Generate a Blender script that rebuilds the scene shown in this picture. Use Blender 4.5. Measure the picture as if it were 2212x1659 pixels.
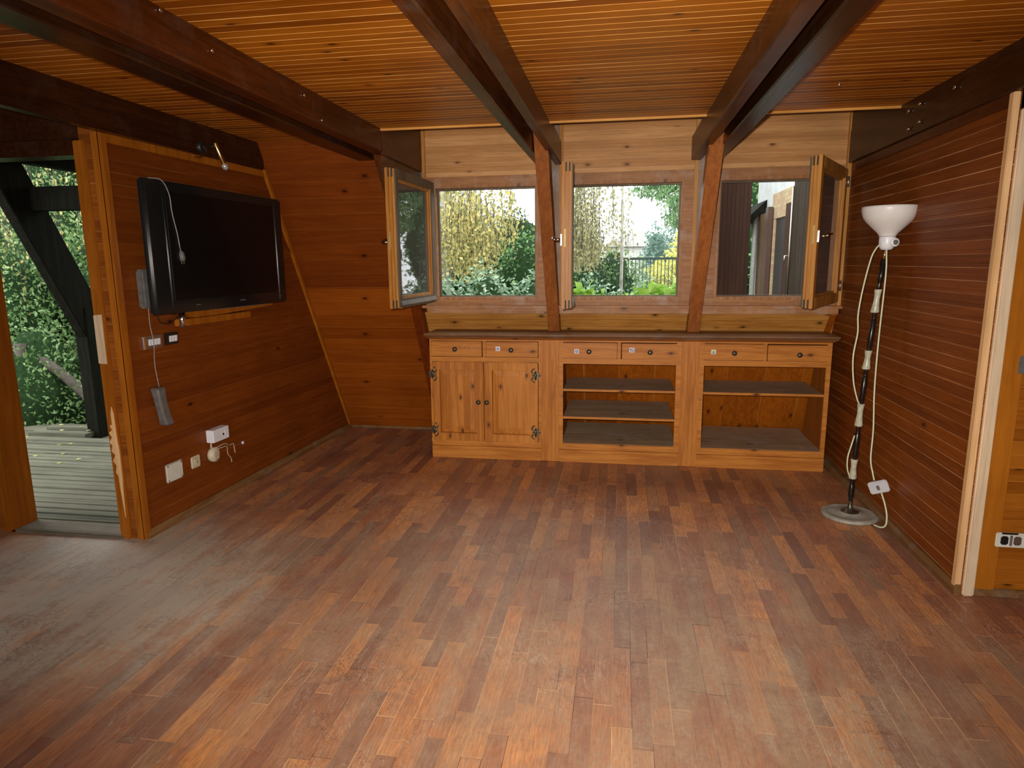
import bpy, bmesh, math, random
import numpy as np
from mathutils import Vector, Matrix
random.seed(7)
S = bpy.context.scene
C = S.collection
for o in list(bpy.data.objects): bpy.data.objects.remove(o)
# ------------------------------------------------------------------ camera
EYE = Vector((0, 0, 1.5))
yaw, pitch, roll = -0.1639, 0.1821, -0.0095
f = Vector((math.sin(yaw)*math.cos(pitch), math.cos(yaw)*math.cos(pitch), -math.sin(pitch)))
r = Vector((math.cos(yaw), -math.sin(yaw), 0)); u = r.cross(f)
r2 = r*math.cos(roll)+u*math.sin(roll); u2 = -r*math.sin(roll)+u*math.cos(roll)
cd = bpy.data.cameras.new('camera'); cam = bpy.data.objects.new('camera', cd); C.objects.link(cam)
cam.matrix_world = Matrix(((r2.x, u2.x, -f.x, 0), (r2.y, u2.y, -f.y, 0), (r2.z, u2.z, -f.z, 1.5), (0, 0, 0, 1)))
cd.sensor_width = 36; cd.lens = 36*1417.85/2212; cd.clip_start = .05; cd.clip_end = 300
S.camera = cam
# ------------------------------------------------------------------ sky, flash, added rear fill, exposure
w = bpy.data.worlds.new('overcast_sky'); S.world = w; w.use_nodes = True
bgn = w.node_tree.nodes['Background']; bgn.inputs[0].default_value = (.93, .97, 1, 1); bgn.inputs[1].default_value = 2.7
def lamp(name, typ, loc, power, col, aim=None, **k):
    d = bpy.data.lights.new(name, typ); d.energy = power; d.color = col
    for a, v in k.items(): setattr(d, a, v)
    o = bpy.data.objects.new(name, d); C.objects.link(o); o.location = loc
    if aim: o.rotation_euler = (Vector(aim)-Vector(loc)).to_track_quat('-Z', 'Y').to_euler()
    return o
lamp('camera_flash', 'SPOT', (-.05, .02, 1.56), 330, (1, .93, .83), (-.44, 3.9, .88), spot_size=math.radians(110), spot_blend=1.0, shadow_soft_size=.02)
lamp('rear_fill_light', 'AREA', (-1.0, -2.3, 1.3), 42, (.9, .95, 1), (-1, 4, .6), shape='RECTANGLE', size=2.6, size_y=1.0)  # unseen fill added behind the camera; the rear wall has no window
S.view_settings.view_transform = 'Standard'; S.view_settings.look = 'None'; S.view_settings.exposure = 0.53
S.view_settings.gamma = 1; S.view_settings.use_curve_mapping = False
S.cycles.use_denoising = True; S.cycles.max_bounces = 8; S.cycles.transparent_max_bounces = 12
S.cycles.sample_clamp_indirect = 8
# ------------------------------------------------------------------ room numbers (metres; +y looks to the window wall)
YA, YB, YW, YS, K = 3.082, 3.051, 5.063, 5.69, .529
ZC, ZB, ZD = 2.343, 2.205, 2.52
def xl(y): return -2.599+.0434*(y-3)          # inner face of the television wall
def xr(y): return 1.533+.008*(y-3.05)         # inner face of the lamp wall
def slope_y(z, off=0): return YS-off-K*z
# ------------------------------------------------------------------ node helpers
class NT:
    def __init__(s, name):
        s.m = bpy.data.materials.new(name); s.m.use_nodes = True; s.t = s.m.node_tree; s.n = s.t.nodes; s.L = s.t.links
        s.b = s.n['Principled BSDF']
    def new(s, typ, **k):
        o = s.n.new(typ)
        for a, v in k.items(): setattr(o, a, v)
        return o
    def put(s, inp, v):
        if isinstance(v, bpy.types.NodeSocket): s.L.new(v, inp)
        else: inp.default_value = v
    def math(s, op, a, b=0.0, c=None):
        o = s.new('ShaderNodeMath', operation=op); s.put(o.inputs[0], a); s.put(o.inputs[1], b)
        if c is not None: s.put(o.inputs[2], c)
        return o.outputs[0]
    def xyz(s, x, y, z):
        o = s.new('ShaderNodeCombineXYZ'); s.put(o.inputs[0], x); s.put(o.inputs[1], y); s.put(o.inputs[2], z); return o.outputs[0]
    def noise(s, vec, scale, detail=4, rough=.55, dist=0.0):
        o = s.new('ShaderNodeTexNoise'); s.put(o.inputs['Vector'], vec); o.inputs['Scale'].default_value = scale
        o.inputs['Detail'].default_value = detail; o.inputs['Roughness'].default_value = rough; o.inputs['Distortion'].default_value = dist
        return o.outputs['Fac']
    def white(s, vec):
        o = s.new('ShaderNodeTexWhiteNoise', noise_dimensions='3D'); s.put(o.inputs['Vector'], vec); return o.outputs['Value']
    def ramp(s, fac, stops, interp='LINEAR'):
        o = s.new('ShaderNodeValToRGB'); s.put(o.inputs[0], fac); e = o.color_ramp.elements; o.color_ramp.interpolation = interp
        while len(e) > 1: e.remove(e[-1])
        e[0].position, e[0].color = stops[0][0], (*stops[0][1], 1)
        for p, c in stops[1:]:
            q = e.new(p); q.color = (*c, 1)
        return o.outputs[0]
    def rampf(s, fac, stops):
        o = s.ramp(fac, [(p, (v, v, v)) for p, v in stops]); return o
    def mix(s, fac, a, b, mode='MIX'):
        o = s.new('ShaderNodeMix', data_type='RGBA', blend_type=mode)
        s.put(o.inputs[0], fac)
        s.put(o.inputs[6], a if isinstance(a, bpy.types.NodeSocket) else (*a, 1)); s.put(o.inputs[7], b if isinstance(b, bpy.types.NodeSocket) else (*b, 1))
        return o.outputs[2]
    def obj(s):
        t = s.new('ShaderNodeTexCoord'); sp = s.new('ShaderNodeSeparateXYZ'); s.L.new(t.outputs['Object'], sp.inputs[0])
        return t.outputs['Object'], sp.outputs
    def bump(s, h, strength, dist=.01):
        o = s.new('ShaderNodeBump'); s.put(o.inputs['Height'], h); o.inputs['Strength'].default_value = strength; o.inputs['Distance'].default_value = dist
        s.L.new(o.outputs[0], s.b.inputs['Normal'])
    def fin(s, col, rough=.5, metal=0.0, spec=.5, **k):
        s.put(s.b.inputs['Base Color'], col if isinstance(col, bpy.types.NodeSocket) else (*col, 1)); s.put(s.b.inputs['Roughness'], rough)
        s.b.inputs['Metallic'].default_value = metal; s.b.inputs['Specular IOR Level'].default_value = spec
        for a, v in k.items(): s.put(s.b.inputs[a], v)
        return s.m
def wood(name, c1, c2, grain='X', board='Z', bw=.06, rough=.42, knots=.5, knot_col=None, groove=None, spec=.5, off=0.0, wear=0.0, wear_col=(.45, .38, .3), board_var=.55, third=None, gscale=1.0, gfr=.022, gcon=.26):
    """varnished boards: grain streaks along one axis, one tint per board, scattered knots"""
    t = NT(name); vec, ax = t.obj(); A = dict(zip('XYZ', (0, 1, 2)))
    tn = (.84, .67, .36) if c2[0] > 2.0*c2[1] else (.86, .77, .62); c1 = tuple(a*b for a, b in zip(c1, tn)); c2 = tuple(a*b for a, b in zip(c2, tn))
    g, b = ax[A[grain]], ax[A[board]]; o3 = ax[[i for i in range(3) if i not in (A[grain], A[board])][0]]
    pos = t.math('DIVIDE', t.math('ADD', b, off), bw); idx = t.math('FLOOR', pos); fr = t.math('FRACT', pos)
    rnd = t.white(t.xyz(idx, 3.7, 1.3)); sh = t.math('MULTIPLY', rnd, 37.0)
    gv = t.xyz(t.math('ADD', t.math('MULTIPLY', g, 1.3*gscale), sh), t.math('MULTIPLY', b, 22.0*gscale), t.math('MULTIPLY', o3, 22.0*gscale))
    n1 = t.noise(gv, 1.6, 6, .62, .6); n2 = t.noise(gv, 7, 3, .5)
    fac = t.math('ADD', t.math('MULTIPLY', t.math('SUBTRACT', rnd, .5), board_var), t.math('ADD', t.rampf(n1, [(.32, .5-gcon), (.68, .5+gcon)]), t.math('MULTIPLY', t.math('SUBTRACT', n2, .5), .5)))
    lo = tuple(.74*x for x in c1); hi = tuple(min(1, 1.16*x) for x in c2)
    col = t.ramp(fac, [(.02, lo), (.35, c1), (.65, c2), (1.0, hi)])
    blot = t.noise(vec, 2.3, 4, .55); col = t.mix(t.rampf(blot, [(.35, .0), (.75, .45)]), col, third or tuple(.62*x for x in c1))
    if knots > 0:
        kv = t.xyz(t.math('ADD', t.math('MULTIPLY', g, 2.4), sh), t.math('MULTIPLY', b, 4.6), 0.0)
        vo = t.new('ShaderNodeTexVoronoi', voronoi_dimensions='2D'); t.L.new(kv, vo.inputs['Vector']); vo.inputs['Scale'].default_value = 1.35
        sel = t.new('ShaderNodeSeparateColor'); t.L.new(vo.outputs['Color'], sel.inputs[0])
        kd = t.rampf(t.math('ADD', vo.outputs['Distance'], t.math('MULTIPLY', t.math('SUBTRACT', n2, .5), .05)), [(.03, .95), (.05, .6), (.09, .2), (.17, 0)])
        kf = t.math('MULTIPLY', kd, t.math('GREATER_THAN', sel.outputs[0], 1-knots))
        col = t.mix(kf, col, knot_col or tuple(.16*x for x in c1))
    if groove:
        gl = t.math('LESS_THAN', t.math('MINIMUM', fr, t.math('SUBTRACT', 1.0, fr)), gfr)
        brk = t.rampf(t.noise(t.xyz(t.math('MULTIPLY', g, 1.7), t.math('MULTIPLY', idx, 5.1), 0.0), 2.0, 3), [(.38, .2), (.6, 1)])
        col = t.mix(t.math('MULTIPLY', gl, t.math('MULTIPLY', brk, t.rampf(t.white(t.xyz(idx, 8.1, 4.4)), [(.1, .15), (.9, 1)]))), col, groove)
    if wear > 0:
        wn = t.noise(vec, 5.5, 7, .7, .4); col = t.mix(t.rampf(wn, [(.5, 0), (.72, wear)]), col, wear_col)
    t.bump(n2, .12, .004)
    return t.fin(col, t.math('ADD', rough-.03, t.math('MULTIPLY', n1, .12)), spec=spec*.34)
def plain(name, col, rough=.5, metal=0, spec=.5, var=.25, scale=30, **k):
    t = NT(name); vec, ax = t.obj(); n = t.noise(vec, scale, 4, .6)
    return t.fin(t.mix(t.rampf(n, [(.3, 0), (.75, 1)]), tuple(x*(1-var) for x in col), tuple(min(1, x*(1+var*.4)) for x in col)), rough, metal, spec, **k)
# ------------------------------------------------------------------ mesh helpers
def mesh_obj(name, verts, faces, m, parent=None, smooth=False, loc=None):
    me = bpy.data.meshes.new(name); me.from_pydata([tuple(v) for v in verts], [], faces); me.update()
    if smooth: me.polygons.foreach_set('use_smooth', [True]*len(me.polygons))
    o = bpy.data.objects.new(name, me); C.objects.link(o); me.materials.append(m)
    if parent: o.parent = parent
    if loc is not None: o.location = loc
    return o
class G:
    """collects shapes; build() links them as one mesh object"""
    def __init__(s): s.v = []; s.f = []; s.sm = []
    def add(s, vs, fs, smooth=False):
        n = len(s.v); s.v += [Vector(q) for q in vs]; s.f += [tuple(i+n for i in q) for q in fs]; s.sm += [smooth]*len(fs); return s
    def box(s, x0, x1, y0, y1, z0, z1, M=None):
        v = [Vector(q) for q in ((x0, y0, z0), (x1, y0, z0), (x1, y1, z0), (x0, y1, z0), (x0, y0, z1), (x1, y0, z1), (x1, y1, z1), (x0, y1, z1))]
        if M: v = [M @ q for q in v]
        return s.add(v, [(0, 3, 2, 1), (4, 5, 6, 7), (0, 1, 5, 4), (1, 2, 6, 5), (2, 3, 7, 6), (3, 0, 4, 7)])
    def bbox(s, x0, x1, y0, y1, z0, z1, b=.004, M=None):
        """box with chamfered edges"""
        bm = bmesh.new(); bmesh.ops.create_cube(bm, size=1)
        for v in bm.verts: v.co = Vector(((x0+x1)/2+v.co.x*(x1-x0), (y0+y1)/2+v.co.y*(y1-y0), (z0+z1)/2+v.co.z*(z1-z0)))
        bmesh.ops.bevel(bm, geom=bm.edges[:], offset=b, segments=2, affect='EDGES')
        bm.verts.index_update(); vs = [M @ v.co if M else v.co.copy() for v in bm.verts]; fs = [tuple(v.index for v in q.verts) for q in bm.faces]; bm.free()
        return s.add(vs, fs)
    def prism(s, poly, axis, a, b, M=None):
        """2D polygon (counter-clockwise) pushed along an axis from a to b"""
        n = len(poly); P = lambda q, t: {'x': (t, q[0], q[1]), 'y': (q[0], t, q[1]), 'z': (q[0], q[1], t)}[axis]
        v = [Vector(P(q, a)) for q in poly]+[Vector(P(q, b)) for q in poly]
        if M: v = [M @ q for q in v]
        fs = [tuple(range(n))[::-1], tuple(range(n, 2*n))]+[(i, (i+1) % n, n+(i+1) % n, n+i) for i in range(n)]
        return s.add(v, fs)
    def lathe(s, prof, seg=32, M=None, smooth=True, cx=None):
        """profile [(radius, height)] turned about z; cx(h) may shift the axis"""
        v = []; fs = []; n = len(prof)
        for rr, h in prof:
            dx = cx(h) if cx else 0
            for k in range(seg):
                a = 2*math.pi*k/seg; q = Vector((rr*math.cos(a)+dx, rr*math.sin(a), h)); v.append(M @ q if M else q)
        for i in range(n-1):
            for k in range(seg): fs.append((i*seg+k, i*seg+(k+1) % seg, (i+1)*seg+(k+1) % seg, (i+1)*seg+k))
        fs.append(tuple(range(seg))[::-1]); fs.append(tuple(range((n-1)*seg, n*seg)))
        return s.add(v, fs, smooth)
    def tube(s, pts, rad, seg=8, M=None, smooth=True):
        pts = [Vector(q) for q in pts]; v = []; fs = []; rads = rad if isinstance(rad, (list, tuple)) else [rad]*len(pts); prev = None
        for i, q in enumerate(pts):
            d = (pts[min(i+1, len(pts)-1)]-pts[max(i-1, 0)]).normalized()
            a = (prev-d*prev.dot(d)) if prev else d.cross(Vector((0, 0, 1)) if abs(d.z) < .9 else Vector((1, 0, 0)))
            a.normalize(); prev = a; b = d.cross(a)
            for k in range(seg):
                t = 2*math.pi*k/seg; p = q+(a*math.cos(t)+b*math.sin(t))*rads[i]; v.append(M @ p if M else p)
        for i in range(len(pts)-1):
            for k in range(seg): fs.append((i*seg+k, i*seg+(k+1) % seg, (i+1)*seg+(k+1) % seg, (i+1)*seg+k))
        fs.append(tuple(range(seg))[::-1]); fs.append(tuple(range((len(pts)-1)*seg, len(pts)*seg)))
        return s.add(v, fs, smooth)
    def build(s, name, m, parent=None, loc=None):
        o = mesh_obj(name, s.v, s.f, m, parent, loc=loc)
        if any(s.sm): o.data.polygons.foreach_set('use_smooth', s.sm)
        return o
def curve_pts(pts, n=8):
    """smooth path through points"""
    P = [Vector(q) for q in pts]; P = [P[0]*2-P[1]]+P+[P[-1]*2-P[-2]]; out = []
    for i in range(1, len(P)-2):
        for k in range(n):
            t = k/n; a, b, c, d = P[i-1:i+3]
            out.append(.5*((2*b)+(c-a)*t+(2*a-5*b+4*c-d)*t*t+(3*b-a-3*c+d)*t**3))
    out.append(P[-2]); return out
def disc(g, c, n, rad, th, seg=20, prof=None):
    M = Matrix.Translation(c) @ Vector(n).to_track_quat('Z', 'Y').to_matrix().to_4x4()
    return g.lathe(prof or [(rad*.9, 0), (rad, th*.25), (rad, th*.75), (rad*.92, th)], seg, M)
def structure(o): o['kind'] = 'structure'; return o
def thing(name, label, cat, loc=(0, 0, 0), rz=0.0, group=None, kind=None):
    o = bpy.data.objects.new(name, None); C.objects.link(o); o.location = loc; o.rotation_euler = (0, 0, rz); o.empty_display_size = .1
    if kind: o['kind'] = kind
    else:
        o['label'] = label; o['category'] = cat
    if group: o['group'] = group
    return o
def tag(o, label, cat, group=None):
    o['label'] = label; o['category'] = cat
    if group: o['group'] = group
    return o
def grooved(name, m, fn, v0, v1, bw, u0, u1, gw=.003, gd=.0012, back=.04, off=0.0):
    """boards side by side with V joints. fn(u, v, d) -> point, d metres behind the face; u0, u1 may depend on v"""
    U0 = u0 if callable(u0) else (lambda v: u0); U1 = u1 if callable(u1) else (lambda v: u1)
    k0 = math.floor((v0+off)/bw+1e-6); rows = [(v0, 0)]
    k = k0+1
    while k*bw-off < v1-gw:
        s = k*bw-off
        if s > v0+gw: rows += [(s-gw/2, 0), (s, gd), (s+gw/2, 0)]
        k += 1
    rows.append((v1, 0)); vs = []; fs = []
    for v, d in rows: vs += [fn(U0(v), v, d), fn(U1(v), v, d)]
    n = len(rows)
    for i in range(n-1): fs.append((2*i, 2*i+1, 2*i+3, 2*i+2))
    b = len(vs)
    for v, d in (rows[0], rows[-1]): vs += [fn(U0(v), v, back), fn(U1(v), v, back)]
    fs += [(b, b+2, b+3, b+1), (0, b, b+1, 1), (2*n-2, 2*n-1, b+3, b+2)]
    fs += [tuple(2*i for i in range(n))+(b+2, b), tuple(2*i+1 for i in range(n))[::-1]+(b+1, b+3)]
    o = mesh_obj(name, vs, fs, m); bm = bmesh.new(); bm.from_mesh(o.data); bmesh.ops.recalc_face_normals(bm, faces=bm.faces); bm.to_mesh(o.data); bm.free()
    return o
# ------------------------------------------------------------------ materials
LINE = (.62, .34, .12)
M_wallL = wood('pine_wall_red_varnish', (.19, .052, .011), (.27, .080, .016), 'Y', 'Z', .06, .38, .12, groove=(.36, .15, .05), gcon=.17, board_var=.3)
M_wallR = wood('pine_wall_red_varnish_worn', (.20, .058, .012), (.30, .094, .018), 'Y', 'Z', .0585, .40, .06, groove=(.80, .50, .25), gcon=.17, board_var=.35, gfr=.027)
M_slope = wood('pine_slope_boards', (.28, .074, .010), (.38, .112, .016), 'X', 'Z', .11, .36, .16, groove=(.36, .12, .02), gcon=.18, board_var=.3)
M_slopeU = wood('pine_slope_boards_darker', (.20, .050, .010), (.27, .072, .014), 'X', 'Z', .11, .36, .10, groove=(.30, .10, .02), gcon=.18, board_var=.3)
M_slopeB = wood('pine_back_boards', (.38, .11, .012), (.52, .17, .02), 'Z', 'X', .285, .42, .5, groove=(.5, .2, .04))
M_ceil = wood('pine_ceiling_boards', (.36, .118, .012), (.56, .220, .026), 'X', 'Y', .06, .33, .3, groove=(1.0, .66, .26), gfr=.034, gcon=.16)  # bright joint colour paints in the flash highlights on the board bevels
M_dorm = wood('pine_dormer_boards', (.62, .33, .14), (.80, .47, .23), 'X', 'Z', .066, .42, .45, knot_col=(.13, .045, .015), gcon=.18, groove=(.75, .5, .28))
M_beam = wood('dark_stained_beam', (.075, .026, .010), (.15, .050, .015), 'Y', 'Z', .5, .30, 0, wear=.25, wear_col=(.16, .13, .11), board_var=.1)
M_beamR = wood('red_stained_beam', (.068, .020, .007), (.112, .031, .009), 'Y', 'Z', .5, .30, 0, wear=.12, wear_col=(.2, .15, .12), board_var=.1)
M_beamD = wood('blackish_beam', (.035, .014, .008), (.06, .022, .010), 'Y', 'Z', .5, .22, 0, wear=.2, wear_col=(.09, .07, .06), board_var=.1)
M_raft = wood('rafter_wood', (.34, .13, .06), (.46, .19, .09), 'Z', 'X', .5, .36, .1, board_var=.2)
M_frame = wood('pine_window_frame', (.40, .19, .09), (.54, .29, .15), 'X', 'Z', .4, .42, .25, wear=.5, wear_col=(.5, .42, .36), board_var=.1)
M_frameV = wood('pine_window_stile', (.40, .19, .09), (.56, .30, .15), 'Z', 'X', .4, .42, .25, wear=.6, wear_col=(.5, .42, .36), board_var=.1)
M_sash = wood('pine_sash_varnished', (.50, .22, .05), (.70, .36, .10), 'Z', 'X', .024, .36, .2, board_var=.35)
M_cab = wood('pine_cabinet', (.50, .21, .06), (.70, .34, .11), 'X', 'Z', .3, .38, .62, knot_col=(.10, .03, .012), board_var=.3, third=(.34, .115, .035))
M_cabV = wood('pine_cabinet_upright', (.52, .22, .06), (.72, .35, .12), 'Z', 'X', .12, .38, .40, knot_col=(.10, .03, .012), board_var=.35, third=(.34, .115, .035))
M_cabI = wood('pine_cabinet_inside', (.36, .13, .03), (.46, .18, .04), 'Z', 'Y', .2, .5, .3)
M_dust = wood('dusty_shelf', (.42, .31, .22), (.58, .44, .33), 'X', 'Y', .3, .7, .1, wear=.5, wear_col=(.52, .46, .40), spec=.25)
M_top = wood('worktop_wood', (.26, .13, .065), (.36, .20, .10), 'X', 'Y', .3, .45, .1, wear=.6, wear_col=(.24, .19, .15))
M_trim = wood('orange_trim', (.36, .125, .018), (.46, .18, .03), 'Z', 'X', .2, .3, .08)
M_greyw = wood('weathered_grey_sash', (.13, .105, .08), (.20, .165, .13), 'Z', 'X', .2, .5, 0)
M_trimD = wood('door_wall_boards', (.26, .085, .022), (.36, .13, .03), 'X', 'Z', .06, .4, .1, groove=(.5, .26, .1))
M_base = wood('dusty_baseboard', (.20, .105, .045), (.30, .165, .07), 'Y', 'Z', .2, .6, .1, wear=.7, wear_col=(.25, .2, .15), spec=.3)
M_bare = wood('bare_timber', (.70, .55, .42), (.84, .70, .56), 'Z', 'X', .2, .7, .25, knot_col=(.3, .18, .09), third=(.42, .33, .26), spec=.3)
M_pale = wood('split_pale_wood', (.80, .52, .28), (.95, .66, .40), 'Z', 'X', .05, .7, 0, spec=.3)
M_panel = wood('orange_wall_panel', (.36, .125, .018), (.46, .18, .028), 'X', 'Z', .06, .38, .35, groove=(.62, .27, .05))
M_deck = wood('weathered_deck', (.12, .13, .11), (.20, .215, .185), 'X', 'Y', .085, .75, .05, wear=.4, wear_col=(.13, .15, .09), spec=.3)
M_sill = wood('weathered_threshold', (.19, .175, .145), (.29, .275, .235), 'X', 'Y', .2, .7, 0, wear=.5, wear_col=(.1, .09, .07))
M_ext = wood('tarred_outdoor_beam', (.010, .011, .009), (.018, .019, .016), 'Z', 'X', .5, .8, 0, board_var=.1, spec=.12)
M_shut = wood('brown_shutter', (.060, .034, .026), (.085, .048, .038), 'Z', 'X', .045, .55, 0, board_var=.2, spec=.12)
M_shutL = wood('faded_brown_shutter', (.13, .085, .055), (.19, .125, .085), 'Z', 'Y', .14, .6, 0, wear=.4, wear_col=(.2, .15, .11), spec=.12)
M_black = plain('gloss_black_plastic', (.010, .011, .011), .16, var=.1, spec=.5)
M_scr = plain('black_screen', (.004, .004, .004), .30, var=.05, spec=.35)
M_grayp = plain('grey_plastic', (.15, .14, .13), .45, var=.3)
M_cordg = plain('grey_cord', (.33, .32, .30), .5)
M_white = plain('white_plastic', (.80, .81, .84), .35, var=.06)
M_cream = plain('cream_plastic', (.66, .58, .40), .4, var=.12)
M_plate = plain('dirty_white_plate', (.70, .68, .58), .45, var=.12, scale=12)
M_chrome = plain('chrome', (.75, .74, .72), .18, 1.0, var=.1)
M_steel = plain('brushed_steel', (.42, .38, .33), .35, .9, var=.15)
M_brass = plain('brass', (.75, .55, .22), .25, 1.0, var=.15)
M_dullbrass = plain('dull_brass', (.45, .32, .10), .5, .3, var=.2)
M_bronze = plain('tarnished_bronze', (.15, .13, .095), .35, .8, var=.4, scale=60)
M_iron = plain('black_iron', (.035, .032, .03), .4, .6, var=.2)
M_glassy = plain('clear_bulb', (.85, .86, .88), .08, .7, var=.05)
M_onyx = plain('onyx_stone', (.56, .55, .40), .3, var=.35, scale=45)
M_tube = plain('bronze_tube', (.035, .028, .022), .22, .6, var=.4, scale=60)
M_shade = plain('white_lamp_glass', (.80, .77, .73), .35, var=.05, scale=8)
M_disc = plain('dusty_metal_base', (.40, .385, .31), .5, .1, var=.35, scale=22)
M_cord = plain('pale_green_cord', (.70, .74, .50), .5, var=.1)
M_label = plain('paper_label', (.78, .78, .88), .6, var=.3, scale=160)
M_labelY = plain('cream_paper_label', (.80, .76, .55), .6, var=.3, scale=160)
M_ink = plain('label_ink', (.10, .13, .2), .6)
M_ext2 = plain('white_stucco', (.60, .62, .60), .9, var=.2, scale=5)
M_slot = plain('dark_slot', (.05, .035, .02), .7)
M_soil = plain('garden_ground', (.055, .06, .03), .95, var=.5, scale=2, spec=.1)
def glass_mat():
    t = NT('window_glass'); t.n.remove(t.b)
    out = t.n['Material Output']; tr = t.new('ShaderNodeBsdfTransparent'); tr.inputs[0].default_value = (.9, .92, .9, 1)
    gl = t.new('ShaderNodeBsdfGlossy'); gl.inputs['Roughness'].default_value = .02; gl.inputs[0].default_value = (1, 1, 1, 1)
    fr = t.new('ShaderNodeFresnel'); fr.inputs[0].default_value = 1.75
    mx = t.new('ShaderNodeMixShader'); t.L.new(fr.outputs[0], mx.inputs[0]); t.L.new(tr.outputs[0], mx.inputs[1]); t.L.new(gl.outputs[0], mx.inputs[2])
    df = t.new('ShaderNodeBsdfDiffuse'); df.inputs[0].default_value = (.62, .60, .55, 1); m2 = t.new('ShaderNodeMixShader'); m2.inputs[0].default_value = .10
    t.L.new(mx.outputs[0], m2.inputs[1]); t.L.new(df.outputs[0], m2.inputs[2]); t.L.new(m2.outputs[0], out.inputs[0]); return t.m
M_glass = glass_mat()
def floor_mat():
    t = NT('merbau_strip_parquet'); vec, ax = t.obj(); x, y = ax[0], ax[1]; bw = .0655
    cx = t.math('DIVIDE', x, bw); ci = t.math('FLOOR', cx); fx = t.math('FRACT', cx); r1 = t.white(t.xyz(ci, 1.7, .3))
    ln = .46; cy = t.math('ADD', t.math('DIVIDE', y, ln), t.math('MULTIPLY', r1, 9.0)); ri = t.math('FLOOR', cy); fy = t.math('FRACT', cy)
    r2_ = t.white(t.xyz(ci, ri, 2.1)); r3 = t.white(t.xyz(ri, ci, 7.7))
    sh = t.math('MULTIPLY', r2_, 51.0)
    gv = t.xyz(t.math('MULTIPLY', x, 26.0), t.math('ADD', t.math('MULTIPLY', y, 1.8), sh), 0.0)
    gn = t.noise(gv, 1.8, 6, .65, .5); gf = t.noise(gv, 9, 3, .6)
    col = t.ramp(r2_, [(0, (.17, .050, .038)), (.18, (.29, .085, .044)), (.4, (.42, .145, .058)), (.62, (.52, .190, .066)), (.78, (.74, .285, .078)), (.9, (.32, .165, .095)), (1, (.22, .095, .070))])
    col = t.mix(t.rampf(gn, [(.3, .0), (.75, .55)]), col, t.mix(.5, col, (.55, .26, .11)))
    col = t.mix(t.rampf(gf, [(.3, .5), (.6, 0)]), col, (.07, .028, .02))
    gs = t.noise(t.xyz(t.math('MULTIPLY', x, 70.0), t.math('ADD', t.math('MULTIPLY', y, 5.0), sh), 0.0), 2.0, 5, .75); col = t.mix(t.rampf(gs, [(.42, .42), (.55, 0)]), col, (.10, .04, .028))
    bl = t.noise(vec, 3.1, 6, .7, .9); col = t.mix(t.rampf(bl, [(.5, 0), (.66, .5)]), col, (.12, .045, .04))
    # grey dusty, worn finish: daylight sheen by the door and in mid-room is painted in too
    def blob(cx_, cy_, rx, ry, a):
        dx = t.math('DIVIDE', t.math('SUBTRACT', x, cx_), rx); dy = t.math('DIVIDE', t.math('SUBTRACT', y, cy_), ry)
        d = t.math('ADD', t.math('MULTIPLY', dx, dx), t.math('MULTIPLY', dy, dy))
        return t.math('MULTIPLY', t.rampf(d, [(0, 1), (1, 0)]), a)
    wv = t.noise(vec, 2.6, 7, .68, .7)
    ws = t.noise(t.xyz(t.math('MULTIPLY', x, 9.0), t.math('MULTIPLY', y, 1.4), 0.0), 1.6, 5, .65)
    wear_sheen = t.math('ADD', blob(-2.6, 2.5, 1.1, 1.1, 1.0), t.math('ADD', blob(-.5, 2.6, 1.9, 1.4, .38), blob(1.0, 2.0, 1.3, .9, .34)))
    wear = t.math('MULTIPLY', t.math('ADD', wear_sheen, .14), t.math('ADD', t.rampf(wv, [(.32, .25), (.68, 1.15)]), t.math('MULTIPLY', t.rampf(ws, [(.45, 0), (.7, .6)]), 1.0)))
    gr = t.noise(vec, 45, 8, .8); wear = t.math('MULTIPLY', wear, t.rampf(gr, [(.35, .55), (.6, 1.2)]))
    wear = t.math('MINIMUM', wear, .82)
    col = t.mix(wear, col, t.mix(blob(-2.6, 2.4, 1.5, 1.5, 1.0), (.40, .31, .235), (.47, .46, .43)))
    def scratch(ax_, ay_, sc_, seed, lo, amt, c_):
        n_ = t.noise(t.xyz(t.math('ADD', t.math('MULTIPLY', x, ax_), seed), t.math('MULTIPLY', y, ay_), 0.0), sc_, 6, .75, 1.6); d_ = t.math('ABSOLUTE', t.math('SUBTRACT', n_, .5)); return t.math('MULTIPLY', t.math('MULTIPLY', t.rampf(d_, [(0, 1), (.0035, .6), (.007, 0)]), t.rampf(t.noise(vec, 1.7, 3), [(lo, 0), (lo+.12, 1)])), amt)
    col = t.mix(scratch(1, 1, 1.4, 3.0, .5, .75, 0), col, (.06, .03, .025))
    col = t.mix(scratch(3.5, .8, 2.2, 9.0, .47, .55, 0), col, (.62, .56, .50))
    col = t.mix(t.rampf(t.noise(vec, 1.3, 3), [(.42, 0), (.68, .3)]), col, (.13, .05, .05))
    sc = t.noise(t.xyz(t.math('MULTIPLY', x, 1.0), t.math('MULTIPLY', y, 1.0), 4.0), 16, 9, .85, 1.2)
    col = t.mix(t.rampf(sc, [(.60, 0), (.70, .55)]), col, (.5, .47, .42))
    gx = t.math('LESS_THAN', t.math('MINIMUM', fx, t.math('SUBTRACT', 1.0, fx)), .015)
    gy = t.math('LESS_THAN', t.math('MINIMUM', fy, t.math('SUBTRACT', 1.0, fy)), .003)
    jn = t.math('MULTIPLY', t.math('MAXIMUM', gx, gy), t.rampf(t.noise(vec, 3.3, 3), [(.4, .3), (.62, 1)]))
    tone = t.mix(t.math('GREATER_THAN', r3, .6), (.06, .028, .02), (.66, .42, .24))
    col = t.mix(jn, col, tone); col = t.mix(1.0, col, (1.0, .97, .84), 'MULTIPLY'); col = t.mix(1.0, col, (1.18, 1.18, 1.18), 'MULTIPLY')
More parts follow.
